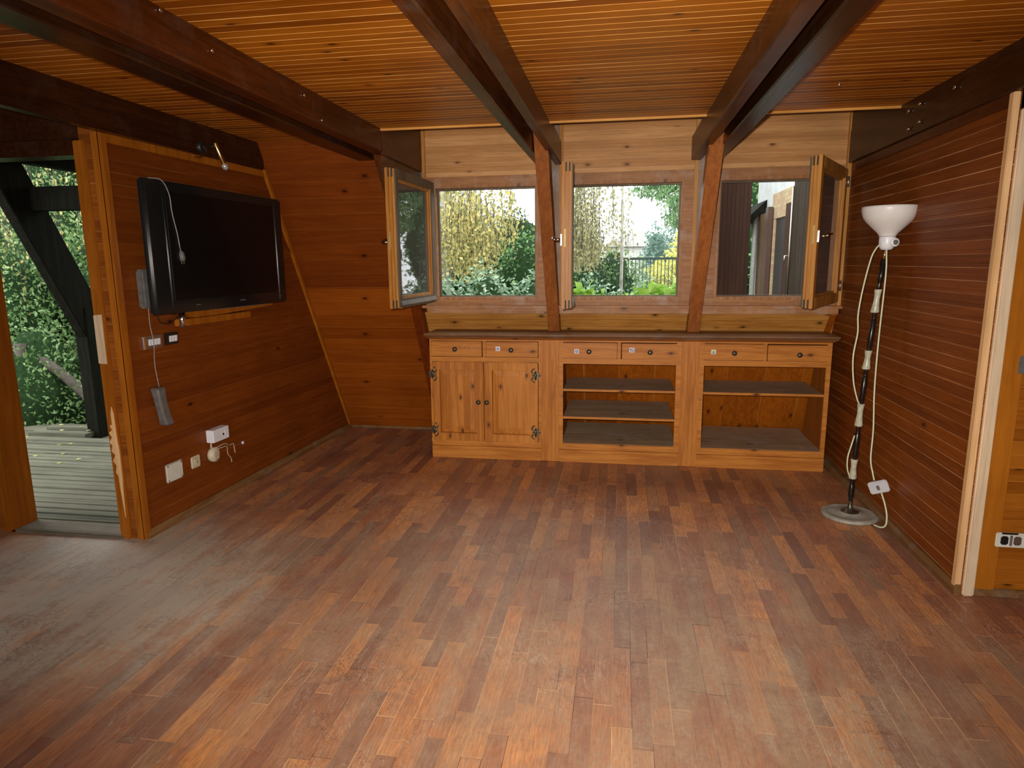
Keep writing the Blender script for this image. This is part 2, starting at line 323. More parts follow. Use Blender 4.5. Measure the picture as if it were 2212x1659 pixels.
    rg = t.math('ADD', .36, t.math('MULTIPLY', wear, .25)); rg = t.math('ADD', rg, t.math('MULTIPLY', gf, .08))
    t.bump(t.math('ADD', gf, t.math('MULTIPLY', gx, -2.0)), .10, .003)
    return t.fin(col, rg, spec=.5)
M_floor = floor_mat()
def leaf_mat(name, stops, scale=9.0, rough=.45, trans=.25):
    t = NT(name); vec, ax = t.obj(); n = t.noise(vec, scale, 2, .5); n2 = t.noise(vec, 1.1, 2, .5)
    fac = t.math('ADD', t.math('MULTIPLY', t.math('SUBTRACT', n, .5), 1.7), t.math('ADD', .5, t.math('MULTIPLY', t.math('SUBTRACT', n2, .5), .5)))
    m = t.fin(t.ramp(fac, stops), rough, spec=.45)
    out = t.n['Material Output']; tl = t.new('ShaderNodeBsdfTranslucent'); t.L.new(t.b.inputs['Base Color'].links[0].from_socket, tl.inputs[0])
    mx = t.new('ShaderNodeMixShader'); mx.inputs[0].default_value = trans; t.L.new(t.b.outputs[0], mx.inputs[1]); t.L.new(tl.outputs[0], mx.inputs[2]); t.L.new(mx.outputs[0], out.inputs[0])
    return m
L_core = plain('inner_shade_core', (.022, .05, .016), .9, var=.5, spec=.1)  # solid core blocking the sky; inner shade is put into its dark colour
L_laurel = leaf_mat('laurel_leaves', [(.12, (.05, .11, .05)), (.45, (.17, .30, .16)), (.8, (.44, .58, .42))], 11)
L_dark = leaf_mat('dark_evergreen_leaves', [(.1, (.012, .035, .012)), (.5, (.035, .085, .025)), (.9, (.11, .19, .06))], 8)
L_mid = leaf_mat('mixed_shrub_leaves', [(.1, (.03, .08, .02)), (.5, (.10, .22, .06)), (.85, (.26, .42, .14))], 9)
L_mid2 = leaf_mat('light_shrub_leaves', [(.1, (.05, .12, .03)), (.5, (.15, .27, .08)), (.85, (.34, .46, .2))], 9)
L_birch = leaf_mat('autumn_birch_leaves', [(.1, (.16, .18, .06)), (.45, (.42, .40, .14)), (.75, (.74, .62, .22)), (.95, (.92, .80, .36))], 13, trans=.4)
L_birch2 = leaf_mat('olive_birch_leaves', [(.1, (.20, .22, .10)), (.5, (.42, .40, .19)), (.9, (.66, .60, .30))], 13, trans=.4)
L_cedar = leaf_mat('cedar_sprays', [(.1, (.10, .20, .10)), (.5, (.26, .45, .20)), (.9, (.46, .62, .36))], 5, trans=.3)
L_cyp = leaf_mat('blue_green_cypress', [(.1, (.15, .24, .19)), (.5, (.24, .36, .29)), (.9, (.36, .48, .40))], 6)
L_yel = leaf_mat('yellow_maple_leaves', [(.1, (.40, .42, .10)), (.5, (.72, .68, .18)), (.9, (.88, .84, .40))], 7, trans=.4)
L_pale = leaf_mat('pale_shrub_leaves', [(.1, (.22, .30, .18)), (.5, (.36, .46, .28)), (.9, (.56, .62, .44))], 6)
L_big = leaf_mat('bright_hydrangea_leaves', [(.1, (.10, .25, .03)), (.5, (.26, .48, .07)), (.9, (.58, .74, .26))], 5, trans=.35)
M_bark = plain('grey_brown_bark', (.10, .08, .06), .8, var=.5, scale=14)
M_barkW = plain('birch_bark', (.50, .47, .40), .7, var=.5, scale=9)
# ================================================================== THE SETTING
# floor
fl = G(); fl.add([(-3.9, -2.6, 0), (4.0, -2.6, 0), (4.0, YB, 0), (1.6, YB, 0), (1.6, 5.75, 0), (-2.62, 5.75, 0), (-2.62, YA, 0), (-3.9, YA, 0)], [(0, 1, 2, 3, 4, 5, 6, 7)])
o = fl.build('floor', M_floor); md = o.modifiers.new('thick', 'SOLIDIFY'); md.thickness = .05; md.offset = -1; structure(o)
# television wall: boards run along y, cut off by the roof slope
structure(grooved('wall_left', M_wallL, lambda y, z, d: (xl(y)-d, y, z), 0, ZC, .06, YA+.008, lambda z: slope_y(z)-.002, back=.12))
# lamp wall
structure(grooved('wall_right', M_wallR, lambda y, z, d: (xr(y)+d, y, z), 0, ZD+.05, .0585, YB, lambda z: max(slope_y(z), YW+.10), back=.05, off=-.018))
# roof slope between television wall and dormer: lower, lighter boards and upper, darker boards
sl = lambda x, z, d: (x, slope_y(z)+d*.88, z+d*.47)
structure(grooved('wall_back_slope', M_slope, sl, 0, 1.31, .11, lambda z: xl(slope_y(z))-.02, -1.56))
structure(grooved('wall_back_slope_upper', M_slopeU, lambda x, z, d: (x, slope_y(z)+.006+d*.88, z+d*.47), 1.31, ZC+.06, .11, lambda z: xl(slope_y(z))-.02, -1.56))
structure(grooved('wall_back_knee', wood('pine_knee_boards', (.50, .22, .05), (.68, .35, .10), 'X', 'Z', .0666, .36, .95, groove=(.3, .12, .03)), sl, .95, 1.15, .0999, -1.56, lambda z: xr(5.1)+.02))
structure(grooved('wall_back_lower', M_slopeB, lambda z, x, d: (x, slope_y(z)+d*.88, z+d*.47), -1.56, 1.57, .285, 0, .95, off=.04))
# dormer: board panel over the windows, cheeks, its own ceiling
structure(grooved('wall_back', M_dorm, lambda x, z, d: (x, YW-.008+d, z), 2.145, ZD, .066, -1.515, xr(YW)+.01, off=.029))
g = G(); g.prism([(slope_y(1.12), 1.12), (YW+.12, 1.12), (YW+.12, ZD+.02), (4.2, ZD+.02), (4.2, ZC)], 'x', -1.62, -1.525); structure(g.build('wall_left_cheek', M_beam))
g = G(); g.box(-1.53, -1.513, 4.205, YW-.03, 2.19, ZD); structure(g.build('wall_left_cheek_board', M_beamR))
g = G(); g.box(-1.6, 1.65, 4.185, YW+.12, ZD, ZD+.05); structure(g.build('ceiling_dormer', M_ceil))
# ceiling boards run along x; bay by the television wall reaches the slope, the dormer bays stop short
cf = lambda x, y, d: (x, y, ZC+d)
structure(grooved('ceiling', M_ceil, cf, -2.6, 4.18, .06, -1.70, 4.0, gw=.005, gd=.0028))
structure(grooved('ceiling_doorway_bay', M_ceil, cf, -2.6, 4.18, .06, -3.95, -1.70, gw=.005, gd=.0028))
structure(grooved('ceiling_bay', M_ceil, cf, 4.18, slope_y(ZC)+.01, .06, -2.70, -1.60, gw=.005, gd=.0028))
g = G(); g.bbox(-1.53, 1.56, 4.178, 4.20, ZC-.012, ZC+.004, .003); g.box(-1.53, 1.56, 4.181, 4.2, ZC+.004, ZD)
structure(g.build('trim_1', wood('ceiling_edge_trim', (.60, .27, .05), (.78, .42, .12), 'X', 'Z', .3, .35, 0)))
# rest of the room behind and beside the camera
g = G(); g.box(-3.98, -3.9, -2.6, YA, 0, ZC); structure(g.build('wall_side_left', M_wallL))
g = G(); g.box(4.0, 4.08, -2.6, YB, 0, ZC); structure(g.build('wall_side_right', M_wallL))
g = G(); g.box(-3.98, 4.08, -2.68, -2.6, 0, ZC); structure(g.build('wall_rear', M_wallL))
# wall with the doorway (faces the camera) and the wall that runs on beside the lamp wall
DX0, DX1, DZ = -3.405, -2.737, 2.057
def facing(nm, m, y, x0, x1, z0, z1, **k): return structure(grooved(nm, m, lambda x, z, d: (x, y+d, z), z0, z1, .0595, x0, x1, **k))
facing('wall_front_strip', M_trimD, YA-.004, -2.71, -2.597, 0, ZC, back=.10)
facing('wall_front_header', M_beamD, YA+.004, -3.9, -2.71, DZ+.08, ZC, back=.10)
facing('wall_front_side', M_trimD, YA, -3.9, DX0-.07, 0, DZ+.08, back=.10)
facing('wall_front_right', M_panel, YB+.012, 1.60, 4.0, 0, ZC, back=.10)
# doorway
dr = thing('door_1', None, None, (DX1, YA, 0), kind='structure')
G().bbox(.0, .062, -.022, .10, 0, DZ+.07, .005).build('jamb', M_trim, dr)
G().bbox(-.74, -.668, -.03, .12, 0, DZ+.07, .005).build('jamb', M_trim, dr)
G().bbox(-.668, 0, -.018, .11, DZ, DZ+.075, .004).build('head_casing', M_beamD, dr)
o = G().add([(.002, -.026, .995), (.050, -.026, .992), (.052, -.026, 1.255), (.004, -.026, 1.25), (.002, -.020, .995), (.050, -.020, .992), (.052, -.020, 1.255), (.004, -.020, 1.25)], [(0, 1, 2, 3), (7, 6, 5, 4), (0, 4, 5, 1), (1, 5, 6, 2), (2, 6, 7, 3), (3, 7, 4, 0)]).build('bare_patch', M_bare, dr); o['label'] = 'bare unvarnished patch'
pp = [(.040, .30), (.050, .13), (.054, .24), (.058, .36), (.060, .50), (.054, .60), (.052, .72), (.044, .76), (.036, .72), (.036, .66), (.022, .655), (.034, .63), (.012, .615), (.028, .59), (.006, .56), (.024, .545), (.014, .51), (.034, .49), (.016, .455), (.034, .43), (.026, .39), (.038, .37)]
o = G().prism([(a, b) for a, b in pp], 'y', -.027, -.02).build('splintered_patch', M_pale, dr); o['label'] = 'splintered pale wood'
G().bbox(-.70, .02, -.03, .13, -.0, .022, .006).build('threshold', M_sill, dr)
# corner trims of the television wall
g = G(); g.bbox(-2.638, xl(YA)+.006, YA-.014, YA+.004, 0, 2.165, .004); g.bbox(xl(YA)-.006, xl(YA)+.014, YA-.014, YA+.030, 0, 2.165, .004); structure(g.build('trim_2', M_trim))
def along(y0, y1, fx, prof, name, m):
    """a moulding that follows a wall along y; prof: (out, height) points"""
    v = []; n = len(prof)
    for y in (y0, y1): v += [(fx(y, p[0]), y, p[1]) for p in prof]
    fs = [tuple(range(n))[::-1], tuple(range(n, 2*n))]+[(i, (i+1) % n, n+(i+1) % n, n+i) for i in range(n)]
    o = mesh_obj(name, v, fs, m); bm = bmesh.new(); bm.from_mesh(o.data); bmesh.ops.recalc_face_normals(bm, faces=bm.faces); bm.to_mesh(o.data); bm.free(); return o
structure(along(YA, slope_y(.02), lambda y, p: xl(y)+p, [(0, 0), (.022, 0), (.022, .012), (.008, .045), (0, .045)], 'baseboard_left', M_base))
rb = lambda y, p: xr(y)+.01-p*(1 if y < 4 else 2.6)
structure(along(YB-.01, 5.4, rb, [(0, 0), (.026, 0), (.026, .03), (.018, .05), (0, .05)], 'baseboard_right', M_base))
structure(along(YA+.03, slope_y(2.16), lambda y, p: xl(y)+p, [(0, 2.12), (.010, 2.12), (.010, 2.165), (0, 2.165)], 'trim_3', M_trim))
structure(along(YB, 4.9, lambda y, p: xr(y)-p, [(0, 2.10), (.008, 2.10), (.008, 2.15), (0, 2.15)], 'trim_4', M_beamR))
# trim along the slope where it meets the television wall
g = G(); tr = []
for z in (0.0, 2.17):
    y = slope_y(z)-.004; x = xl(y); tr += [(x, y-.034, z), (x+.020, y-.034, z), (x+.020, y, z), (x, y, z)]
g.add(tr, [(0, 3, 2, 1), (4, 5, 6, 7), (0, 1, 5, 4), (1, 2, 6, 5), (2, 3, 7, 6), (3, 0, 4, 7)]); structure(g.build('trim_5', wood('slope_trim', (.40, .15, .02), (.52, .21, .03), 'Z', 'X', .2, .3, .2)))
g = G(); g.bbox(-2.60, -1.65, slope_y(.0)-.022, slope_y(0)+.01, 0, .022, .003); structure(g.build('baseboard_back', M_base))
g = G(); g.add([(1.49, slope_y(.95)-.014, .95), (1.535, slope_y(.95)-.014, .95), (1.55, slope_y(1.12)-.014, 1.12), (1.51, slope_y(1.12)-.014, 1.12), (1.49, slope_y(.95), .95), (1.535, slope_y(.95), .95), (1.55, slope_y(1.12), 1.12), (1.51, slope_y(1.12), 1.12)], [(0, 1, 2, 3), (7, 6, 5, 4), (0, 4, 5, 1), (1, 5, 6, 2), (2, 6, 7, 3), (3, 7, 4, 0)]); structure(g.build('trim_6', M_slope))
# vertical edge trims of the board panel over the windows
Mv = wood('dormer_edge_trim', (.52, .25, .07), (.66, .36, .12), 'Z', 'X', .2, .38, 0)
g = G(); g.bbox(-1.515, -1.488, YW-.03, YW, 2.12, ZD, .003); structure(g.build('trim_7', Mv))
g = G(); g.bbox(-.462, -.436, YW-.035, YW, 1.18, ZD, .003); structure(g.build('trim_8', Mv))
g = G(); g.bbox(.505, .531, YW-.035, YW, 1.18, ZD, .003); structure(g.build('trim_9', Mv))
g = G(); g.bbox(xr(YW)-.028, xr(YW)+.005, YW-.045, YW, 1.18, ZD, .003); structure(g.build('trim_10', Mv))
# posts between the windows, behind the rafters
Mp = wood('greyed_mullion', (.34, .24, .20), (.44, .33, .28), 'Z', 'X', .3, .5, .1, wear=.7, wear_col=(.42, .38, .36))
g = G(); g.box(-.556, -.462, YW-.02, YW+.08, 1.12, ZD); structure(g.build('trim_11', Mp))
g = G(); g.box(.531, .60, YW-.02, YW+.08, 1.12, ZD); structure(g.build('trim_12', Mp))
# ledge under the windows
g = G(); g.bbox(-1.535, 1.563, YW-.085, YW+.02, 1.160, 1.181, .005); g.bbox(-1.49, xr(5)-.01, YW-.045, YW+.02, 1.118, 1.160, .004); structure(g.build('trim_13', M_frame))
# corner of the lamp wall: narrow board edge and bare post
g = G(); g.bbox(xr(YB)-.012, xr(YB)+.014, YB-.004, YB+.03, .01, 2.15, .003); structure(g.build('trim_14', M_pale))
g = G(); g.bbox(1.553, 1.600, YB-.016, YB+.06, 0, 2.085, .006); structure(g.build('trim_15', M_bare))
g = G(); g.bbox(1.600, 1.685, YB-.002, YB+.02, .03, 2.085, .004); g.box(1.553, 1.685, YB, YB+.04, 2.085, ZC); structure(g.build('trim_16', wood('plain_casing', (.40, .145, .02), (.50, .20, .03), 'Z', 'X', .3, .36, .2)))
g = G(); g.bbox(1.600, 4.0, YB-.004, YB+.02, 0, .035, .004); structure(g.build('baseboard_front', M_base))
# ceiling beams: double planks that clamp each rafter
def beam(name, x0, x1, y0, y1, z0, m, x0b=None, x1b=None):
    """plank between y0 and y1; x may differ a little at the far end"""
    x0b = x0 if x0b is None else x0b; x1b = x1 if x1b is None else x1b; z1 = ZC+.02; b = .006
    v = []
    for y, a, c in ((y0, x0, x1), (y1, x0b, x1b)): v += [(a, y, z0+b), (a+b, y, z0), (c-b, y, z0), (c, y, z0+b), (c, y, z1), (a, y, z1)]
    n = 6; fs = [tuple(range(n)), tuple(range(n, 2*n))[::-1]]+[(i, n+i, n+(i+1) % n, (i+1) % n) for i in range(n)]
    o = mesh_obj(name, v, fs, m); bm = bmesh.new(); bm.from_mesh(o.data); bmesh.ops.recalc_face_normals(bm, faces=bm.faces); bm.to_mesh(o.data); bm.free()
    return structure(o)
beam('ceiling_beam', -2.62, -2.575, -2.6, slope_y(2.2)-.01, 2.163, M_beamD, xl(4.5)-.05, xl(4.5)+.016)
beam('ceiling_beam', -1.81, -1.68, -2.6, slope_y(2.2)-.01, ZB, M_beamD)
beam('ceiling_beam', -1.608, -1.519, -2.6, YW-.02, ZB, M_beamR)
beam('ceiling_beam', -.634, -.572, -2.6, YW-.06, ZB, M_beam)
beam('ceiling_beam', -.496, -.446, -2.6, YW-.06, ZB, M_beam)
beam('ceiling_beam', .475, .545, -2.6, YW-.06, ZB, M_beam)
beam('ceiling_beam', .600, .692, -2.6, YW-.06, ZB, M_beamD)
beam('ceiling_beam', 1.515, 1.60, -2.6, YW-.03, 2.152, M_beamD, 1.525, 1.60)
# upper part of the dormer cheek beyond the last beam
g = G(); g.box(xr(5)-.02, xr(5)+.05, 4.2, YW, ZC, ZD); structure(g.build('wall_right_cheek', M_beamD))
# rafters of the A-frame, in front of the windows
def rafter(name, xt0, xt1, xb0, xb1, off, zt, zb, m, depth=.12):
    v = []
    for z, a, c in ((zb, xb0, xb1), (zt, xt0, xt1)):
        y = slope_y(z, off); v += [(a, y, z), (c, y, z), (c, y+depth, z), (a, y+depth, z)]
    o = mesh_obj(name, v, [(0, 3, 2, 1), (4, 5, 6, 7), (0, 1, 5, 4), (1, 2, 6, 5), (2, 3, 7, 6), (3, 0, 4, 7)], m)
    md = o.modifiers.new('edge', 'BEVEL'); md.width = .004; md.segments = 2; return structure(o)
rafter('rafter_beam', -1.645, -1.56, -1.612, -1.53, .085, ZC, .0, wood('dark_red_rafter', (.17, .035, .010), (.24, .06, .014), 'Z', 'X', .5, .34, .1, board_var=.1), .14)
rafter('rafter_beam', -.568, -.478, -.545, -.456, .14, ZC, .98, M_raft)
rafter('rafter_beam', .520, .614, .496, .583, .14, ZC, .98, M_raft)
# bolts on the dark beams, and discs that imitate glints
def bolt(x, y, z, n, rad=.011):
    g = G(); disc(g, (x, y, z), n, rad, .007, 12); return g.build('bolt_glint_disc', M_chrome)
for x, y, z in ((1.513, 3.541, 2.285), (1.514, 3.913, 2.295), (1.514, 3.897, 2.203), (1.515, 4.05, 2.288), (1.515, 4.03, 2.192)):
    o = bolt(x+.003, y, z, (-1, 0, 0)); tag(o, {3.541: 'bright bolt head alone in the middle of the black beam over the lamp wall', 3.913: 'upper bolt head of the near pair at the window end of the black beam', 3.897: 'lower bolt head of the near pair at the window end of the black beam', 4.05: 'upper bolt head of the far pair at the window end of the black beam', 4.03: 'lower bolt head of the far pair at the window end of the black beam'}[y], 'bolt', 'bolts on the black beam above the lamp wall')
for x, y, z, lab in ((-1.517, 2.131, 2.33, 'pale bolt head high on the wide red-brown beam, nearest the camera'), (-1.517, 2.405, 2.285, 'pale disc imitating a flash glint on the wide red-brown beam, second from the camera'), (-1.517, 3.138, 2.30, 'pale disc imitating a flash glint halfway along the wide red-brown beam'), (-1.517, 3.316, 2.222, 'pale disc imitating a flash glint on the wide red-brown beam, nearest the windows')):  # the last three are discs added to stand for flash glints
    o = bolt(x, y, z, (1, 0, 0), .008); tag(o, lab, 'bolt', 'bolts on the wide red-brown beam')
o = bolt(1.032, 3.628, ZC+.001, (0, 0, -1), .009); tag(o, 'small white cup hook in the ceiling boards near the lamp corner', 'hook'); o.name = 'ceiling_hook'
for y in (3.0, 3.045):
    o = bolt(-2.574, y, 2.185, (1, 0, 0), .008); tag(o, 'tiny bright screw hook over the doorway corner, '+('the one nearer the doorway' if y < 3.02 else 'the one nearer the television'), 'hook', 'hooks over the doorway corner'); o.name = 'screw_hook'
# ================================================================== WINDOWS
def frame4(g, x0, x1, z0, z1, ox0, ox1, oz0, oz1, y0, y1, b=.004):
    """opening x0..x1 z0..z1 inside outer ox0..oz1"""
    g.bbox(ox0, ox1, y0, y1, z1, oz1, b); g.bbox(ox0, ox1, y0, y1, oz0, z0, b)
    g.bbox(ox0, x0, y0, y1, z0, z1, b); g.bbox(x1, ox1, y0, y1, z0, z1, b); return g
SW, SH, ST, SR = .80, .905, .070, .068       # sash width, height, thickness, stile width
def sash(parent, hinge, ang, mirror, lbl):
    """casement leaf; local x runs from the hinge to the free edge, local -y is the room side when shut"""
    o = bpy.data.objects.new('sash', None); C.objects.link(o); o.parent = parent; o.location = hinge; o['label'] = lbl
    o.rotation_euler = (0, 0, ang); s = -1 if mirror else 1
    X = lambda a, b: (min(a*s, b*s), max(a*s, b*s))
    g = G(); go = G(); t0, t1 = -.035, .035
    for q0, q1 in ((SH-SR, SH), (0, SR)): g.bbox(*X(SR, SW-SR), t0, t1-.011, q0, q1, .004); go.bbox(*X(SR-.01, SW-SR+.01), t1-.011, t1, q0+.004, q1-.004, .003)
    # stiles in three laminations with thin joints between
    for a, b in ((0, SR), (SW-SR, SW)):
        g.bbox(*X(a, b), t0, t0+.022, 0, SH, .003); g.bbox(*X(a+.004 if a else a, b-.004 if a else b), t0+.024, t0+.044, .003, SH-.003, .003); g.bbox(*X(a+.008 if a else a, b-.008 if a else b), t0+.046, t1-.010, .006, SH-.006, .002); go.bbox(*X(a+.010 if a else a, b-.010 if a else b), t1-.0105, t1, .008, SH-.008, .002)
    for zz in (.008, SH-.06):
        pass
    g.bbox(*X(SR-.002, SR+.014), -.018, .018, SR, SH-SR, .003); g.bbox(*X(SW-SR-.014, SW-SR+.002), -.018, .018, SR, SH-SR, .003)
    g.bbox(*X(SR, SW-SR), -.018, .018, SR-.002, SR+.014, .003); g.bbox(*X(SR, SW-SR), -.018, .018, SH-SR-.014, SH-SR+.002, .003)
    g.build('rail_frame', M_sash, o); go.build('outer_frame', M_greyw, o)['label'] = 'weathered grey outer face'
    e = SW*s
    g = G()
    for zz in (.004, SH-.058):
        for yy in (t0+.024, t0+.046): g.box(*X(SW-.006, SW+.0008), yy-.003, yy+.007, zz, zz+.052)
    g.build('tenon_joint', M_slot, o)
    G().box(*X(SR, SW-SR), -.002, .002, SR, SH-SR).build('glass', M_glass, o)
    g = G(); g.prism([(t1-.004, .060), (t1-.004, .022), (t1+.014, .016), (t1+.014, .024), (t1+.003, .045)], 'x', *X(.03, SW-.03)); g.build('weather_bar', M_greyw, o)
    g = G(); g.box(*X(SW-.001, SW+.0015), t0+.014, t0+.026, .39, .50); g.build('lock_plate', M_dullbrass, o)
    g = G(); g.bbox(*X(SW-.050, SW-.022), t0-.008, t0, .40, .47, .002)
    g.tube([((SW-.036)*s, t0-.006, .437), ((SW-.036)*s, t0-.045, .437)], .009, 12)
    g.tube([((SW-.036)*s, t0-.045, .437), ((SW-.070)*s, t0-.052, .446), ((SW-.14)*s, t0-.052, .452)], [.010, .012, .010], 12); g.build('handle', M_chrome, o)
    g = G()
    for zz in (.08, SH-.12): g.tube([(0, t0-.006, zz), (0, t0-.006, zz+.07)], .008, 10)
    g.build('hinge', M_steel, o)
    return o
def window(n, x0, x1, ox0, ox1, hx, ang, mirror, lbl, z0=1.243, z1=2.064):
    wn = thing('window_%d' % n, None, None, ((ox0+ox1)/2, YW, 1.18), kind='structure'); cx, cz = (ox0+ox1)/2, 1.18
    g = G(); frame4(g, x0-cx, x1-cx, z0-cz, z1-cz, ox0-cx, ox1-cx, 0, .968, -.025, .06)
    g.build('window_frame', M_frame, wn)
    g = G(); q = .022
    frame4(g, x0-cx, x1-cx, z0-cz, z1-cz, x0-cx-q, x1-cx+q, z0-cz-q, z1-cz+q, -.034, -.020, .003); g.build('stop_bead', M_frameV, wn)
    g = G(); frame4(g, x0-cx+.012, x1-cx-.012, z0-cz+.010, z1-cz-.012, x0-cx-.004, x1-cx+.004, z0-cz-.004, z1-cz+.004, .02, .055, .002); g.build('rebate', wood('greyed_rebate', (.16, .13, .10), (.24, .20, .16), 'Z', 'X', .3, .5, 0), wn)
    sash(wn, (hx-cx, -.06, 1.207-cz), ang, mirror, lbl)
    return wn
window(1, -1.412, -.642, -1.515, -.556, -1.448, math.radians(-92.3), False, 'open casement leaf reflecting green trees')
window(2, -.372, .420, -.462, .531, -.392, math.radians(-86), False, 'open casement leaf seen edge-on')
window(3, .692, 1.462, .600, xr(YW), 1.488, math.radians(63), True, 'open casement leaf with its handle showing')
# ================================================================== CABINETS UNDER THE WINDOWS
YC = 4.838
def knob(parent, x, z, y=0, big=1.0):
    g = G(); M = Matrix.Translation((x, y, z)) @ Matrix.Rotation(math.pi/2, 4, 'X')
    g.lathe([(.009, 0), (.009, .008), (.013*big, .012), (.0165*big, .018), (.0155*big, .024), (.008, .028), (.006, .0285)], 16, M)
    for k in range(8):
        a = k*math.pi/4; g.lathe([(.003, .012), (.0045, .018), (.003, .024)], 6, M @ Matrix.Translation((.0165*big*math.cos(a), .0165*big*math.sin(a), 0)))
    return g.build('knob', M_bronze, parent)
def drawer(parent, x0, x1, z0, z1, kx, kz):
    g = G(); g.bbox(x0+.002, x1-.002, -.004, .016, z0+.001, z1-.001, .003); g.box(x0+.02, x1-.02, .016, .33, z0+.01, z1-.012)
    d = g.build('drawer', M_cab, parent); knob(d, kx, kz, -.004); return d
def sticker(dr, x, z, m, w=.034, h=.034, pic=None):
    g = G(); g.bbox(x-w/2, x+w/2, -.0065, -.0035, z-h/2, z+h/2, .0008); s = g.build('sticker', m, dr)
    g = G()
    for a, b, c, d in pic or ((-.3, .3, -.25, -.1), (-.2, .25, .05, .2)): g.box(x+a*w, x+b*w, -.0072, -.0064, z+c*h, z+d*h)
    g.build('print', M_ink, s)
def unit(label, x0, x1, ox0, ox1, shelves, wide, kind, full_r=False):
    """x0..x1 clear opening; ox0..ox1 carcass; wide: x range of the broad upright at its side"""
    cx = (ox0+ox1)/2; t = thing('sideboard_cabinet', label, 'cabinet', (cx, YC, 0), group='row of pine cabinets under the windows')
    R = lambda a: a-cx
    for a_ in (R(ox0), R(wide[1] if wide else ox1)-.02):
        g = G(); g.prism([(.012, .09), (.55, .09), (.26, .945), (.012, .945)], 'x', a_, a_+.02); g.build('side_panel', M_cabI, t)
    g = G()
    e = wide[0] if wide else ox1
    g.bbox(R(ox0), R(x0), -.0, .022, .10, .948, .002); g.bbox(R(x1), R(e), -.0, .022, .10, .948, .002)
    g.bbox(R(x0), R(x1), -.0, .021, .922, .948, .002); g.bbox(R(x0), R(x1), -.0, .021, .759, .80, .002); g.bbox(R(x0), R(x1), -.0, .021, .10, .147, .002)
    g.bbox(R((x0+x1)/2-.013), R((x0+x1)/2+.013), -.0, .0205, .80, .922, .002); g.build('face_frame', M_cab, t)
    if wide: G().bbox(R(wide[0]), R(wide[1]), -.004, .03, .002, .950, .003).build('broad_upright', M_cabV, t)
    G().bbox(R(ox0), R(e), -.006, .02, 0, .098, .003).build('plinth', M_cab, t)
    g = G(); g.box(R(x0)-.02, R(x1)+.02, .006, .68, .128, .148); g.build('bottom_panel', M_dust, t)
    g = G(); g.box(R(x0)-.02, R(x1)+.02, .02, .32, .763, .775); g.build('drawer_bed', M_cabI, t)
    for z in shelves:
        s = G().bbox(R(x0)+.002, R(x1)-.002, .004, slope_y(z, .03)-YC, z-.016, z, .0015).build('shelf', M_dust, t)
        G().bbox(R(x0)+.001, R(x1)-.001, .000, .006, z-.017, z, .0015).build('shelf_edge', M_cab, s)
    return t, R
t1, R = unit('pine cabinet with two closed panelled doors under the casement nearest the television', -1.425, -.597, -1.440, -.442, [], (-.578, -.442), 0)
d1 = drawer(t1, R(-1.425), R(-1.029), .803, .920, R(-1.236), .860); d2 = drawer(t1, R(-.998), R(-.599), .802, .919, R(-.803), .858)
sticker(d2, R(-.905), .866, M_label)
g = G()
for k, (cx_, cz_, rr, a0, a1) in enumerate(((-1.16, .875, .018, 60, 300), (-1.128, .862, .016, 90, 260), (-1.098, .868, .013, 0, 360), (-1.075, .856, .016, 80, 290), (-1.052, .868, .014, 0, 200))):
    g.tube([(R(cx_)+rr*math.cos(math.radians(a)), -.0045, cz_+rr*1.2*math.sin(math.radians(a))) for a in range(a0, a1+1, 20)], .0012, 5)
g.build('chalk_scrawl', plain('pale_scrawl', (.6, .42, .3), .7), d1)
def cab_door(x0, x1, z0, z1, kx, hx, lbl=None):
    g = G(); fw = .062
    g.bbox(x0, x1, -.018, .002, z1-fw, z1, .004); g.bbox(x0, x1, -.018, .002, z0, z0+fw, .004); g.bbox(x0, x0+fw, -.0185, .002, z0, z1, .004); g.bbox(x1-fw, x1, -.0185, .002, z0, z1, .004)
    d = g.build('door', M_cabV, t1)
    a0, a1, b0, b1 = x0+fw+.002, x1-fw-.002, z0+fw+.002, z1-fw-.002; q = .045
    v = [(a0, -.004, b0), (a1, -.004, b0), (a1, -.004, b1), (a0, -.004, b1), (a0+.006, -.006, b0+.006), (a1-.006, -.006, b0+.006), (a1-.006, -.006, b1-.006), (a0+.006, -.006, b1-.006), (a0+q, -.015, b0+q), (a1-q, -.015, b0+q), (a1-q, -.015, b1-q), (a0+q, -.015, b1-q), (a0+q+.003, -.017, b0+q+.003), (a1-q-.003, -.017, b0+q+.003), (a1-q-.003, -.017, b1-q-.003), (a0+q+.003, -.017, b1-q-.003)]
    fs = [(12, 13, 14, 15)]+[(4*k+i, 4*k+(i+1) % 4, 4*k+4+(i+1) % 4, 4*k+4+i) for k in range(3) for i in range(4)]
    v += [(a0, .001, b0), (a1, .001, b0), (a1, .001, b1), (a0, .001, b1)]; fs += [(19, 18, 17, 16)]+[(16+i, 16+(i+1) % 4, (i+1) % 4, i) for i in range(4)]
    mesh_obj('raised_panel', v, fs, M_cabV, d)
    knob(d, kx, .455, -.018)
    s = 1 if hx < (x0+x1)/2 else -1
    for hz in (.668, .228):
        g = G(); g.bbox(hx-.016, hx+.016, -.024, -.018, hz-.028, hz+.028, .002); g.tube([(hx+s*.010, -.026, hz-.034), (hx+s*.010, -.026, hz+.034)], .0055, 8)
        for k in (1, -1):
            g.tube(curve_pts([(hx+s*.008, -.022, hz+k*.02), (hx+s*.030, -.022, hz+k*.016), (hx+s*.040, -.022, hz+k*.030), (hx+s*.030, -.022, hz+k*.046), (hx+s*.016, -.022, hz+k*.052)], 5), [.006]*20+[.003], 6)
        g.tube([(hx, -.022, hz), (hx+s*.038, -.022, hz)], [.009, .003], 6)
        g.tube([(hx-s*.016, -.022, hz), (hx-s*.026, -.021, hz)], [.008, .003], 6)
        g.build('hinge', M_bronze, d)
